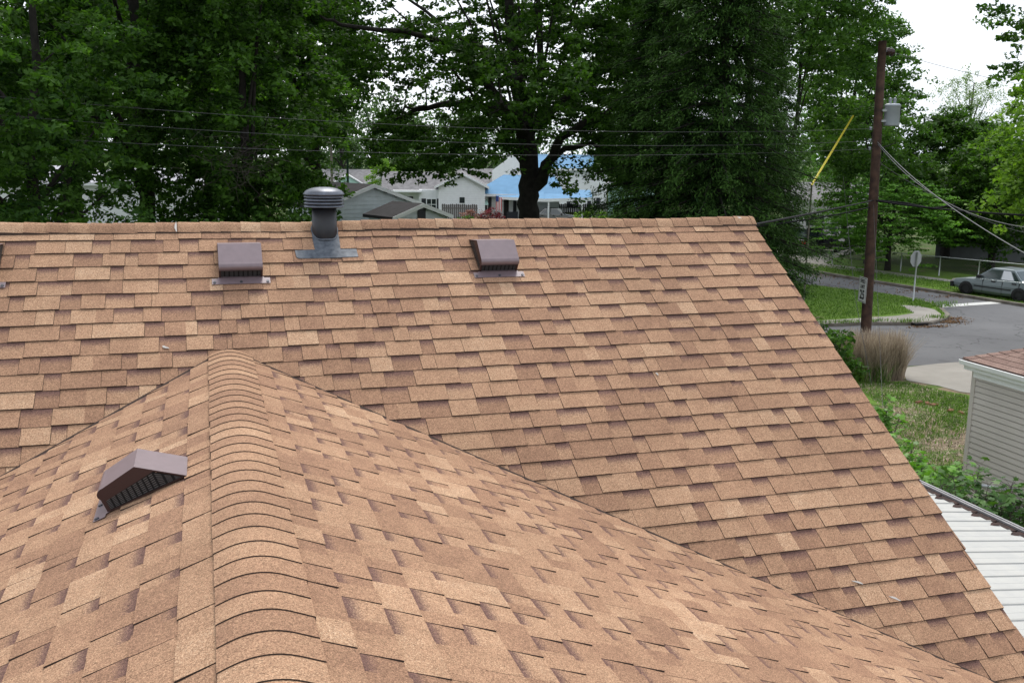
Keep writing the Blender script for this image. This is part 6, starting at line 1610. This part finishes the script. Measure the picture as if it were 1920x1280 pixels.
v, f, t = blades(np.c_[q, np.full(len(q), 0.0)], 0.10, 0.016, 0.9, 21); o = build_np('yard_grass', v, f, LF_GRASS, None, {'tint': t}); o['kind'] = 'stuff'
q = scatter_poly(yp_, 5000, gg); v, f, t = blades(np.c_[q, np.full(len(q), 0.0)], 0.05, 0.03, 2.5, 22); o = build_np('dry_leaf_litter', v, f, LF_STRAW, None, {'tint': t}); o['kind'] = 'stuff'
for i, (px, py, a) in enumerate(((1722, 756, 0.2), (1738, 758, 0.9), (1751, 761, 0.1), (1782, 772, 0.5), (1802, 776, 1.2))):
    c = gz(px, py); b_ = MB(); M = Matrix.Translation((c[0], c[1], 0.03)) @ Matrix.Rotation(a, 4, 'Z') @ Matrix.Rotation(0.12*i-0.2, 4, 'X'); b_.box(-0.10, 0.10, -0.05, 0.05, -0.032, 0.032, 0, M)
    o = b_.build('loose_brick', BRICK, None, org=(float(c[0]), float(c[1]), 0.03)); tag(o, ('red brick lying in the patchy yard, leftmost', 'red brick in the yard, second from the left', 'red brick in the yard, middle one', 'red brick in the yard close to the house, left one of two', 'red brick nearest the taupe house')[i], 'brick', 'loose bricks in the yard')
# maple saplings: stems with lobed leaves
def sapling(label, px, dist, H, r_, lm, seed, nst=9, nl=170, size=0.11, dens=2.7, group='maple saplings along the house'):
    x, y = loc(px, dist); g = np.random.default_rng(seed); root = thing('maple_sapling', label, 'sapling', (x, y, 0), 0, group)
    b_ = MB(); C = []
    for i in range(nst):
        az = g.uniform(0, 2*math.pi); rr = r_*g.uniform(0.2, 1.0); h = H*g.uniform(0.6, 1.0)
        pts = [np.array([x+math.cos(az)*rr*f**1.2*1.0, y+math.sin(az)*rr*f**1.2, h*f]) for f in (0, 0.35, 0.7, 1.0)]
        b_.tube(pts, [0.016, 0.012, 0.008, 0.004], 5, cap=False)
        for k_ in range(int(nl*dens)//nst):
            f = g.uniform(0.3, 1.0); p = pts[0]+(pts[3]-pts[0])*f; p = np.array([x+math.cos(az)*rr*f**1.2, y+math.sin(az)*rr*f**1.2, h*f])
            sd_ = g.normal(0, 1, 3)*np.array([1, 1, 0.35]); sd_ *= 0.22*(1.2-0.5*f)*g.uniform(0.4, 1.2)/np.linalg.norm(sd_)
            q2 = p+sd_+np.array([0, 0, 0.05]); b_.tube([p, q2], [0.004, 0.002], 3, cap=False); C.append(q2)
    b_.build('stem', BARK2, root)
    C = np.array(C); n = len(C); nrm = g.normal(size=(n, 3))*0.45+np.array([0, 0, 1.0]); nrm /= np.linalg.norm(nrm, axis=1)[:, None]
    a = g.normal(size=(n, 3)); a -= (a*nrm).sum(1)[:, None]*nrm; a /= np.linalg.norm(a, axis=1)[:, None]; bb = np.cross(nrm, a)
    # five-pointed lobed outline as 5 quads meeting at the leaf base
    s = size*0.85*g.uniform(0.55, 1.25, n)[:, None]; Vs = []
    for k_, (ang, ln) in enumerate(((-1.35, 0.55), (-0.7, 0.85), (0, 1.0), (0.7, 0.85), (1.35, 0.55))):
        d = a*math.cos(ang)+bb*math.sin(ang); e = np.cross(nrm, d)
        Vs.append(np.stack([C, C+(d*ln*0.55+e*0.19)*s-nrm*s*0.02, C+d*ln*s-nrm*s*0.08*ln, C+(d*ln*0.55-e*0.19)*s-nrm*s*0.02], 1))
    V = np.stack(Vs, 1).reshape(-1, 3); t = np.repeat(np.clip(g.normal(0.5, 0.22, n), 0, 1), 20)
    o = build_np('leaves', V, np.arange(len(V)).reshape(-1, 4), lm, root, {'tint': t}); o['kind'] = 'stuff'
def zsap(py, px, d): return float(atd(px, py, d)[2])
sapling('tall thin sapling beside the roof verge in front of the straw grass', 1692, 17.5, zsap(733, 1690, 17.5), 0.35, LF_SAP, 1, 9, 330, 0.12)
sapling('bright sapling just below the tall thin one, against the verge', 1690, 16.0, zsap(790, 1700, 16.0), 0.7, LF_SAP, 2, 12, 420, 0.12)
sapling('spreading bright sapling above the patio gutter', 1745, 15.2, zsap(838, 1740, 15.2), 0.9, LF_SAP, 3, 16, 620, 0.13)
sapling('low bright sapling at the near corner of the taupe house', 1800, 15.3, zsap(878, 1790, 15.3), 0.8, LF_SAP, 4, 13, 480, 0.12)
sapling('dense sapling between the verge and the gutter end', 1715, 14.2, zsap(850, 1710, 14.2), 0.8, LF_SAP, 5, 14, 520, 0.12)
sapling('darker sapling growing against the taupe siding', 1893, 13.2, zsap(880, 1880, 13.2), 0.55, LF_SAPD, 6, 14, 560, 0.11)
sapling('dark leafy sapling behind the gutter at the right edge', 1930, 12.6, zsap(905, 1920, 12.6), 0.7, LF_SAPD, 7, 14, 620, 0.11)
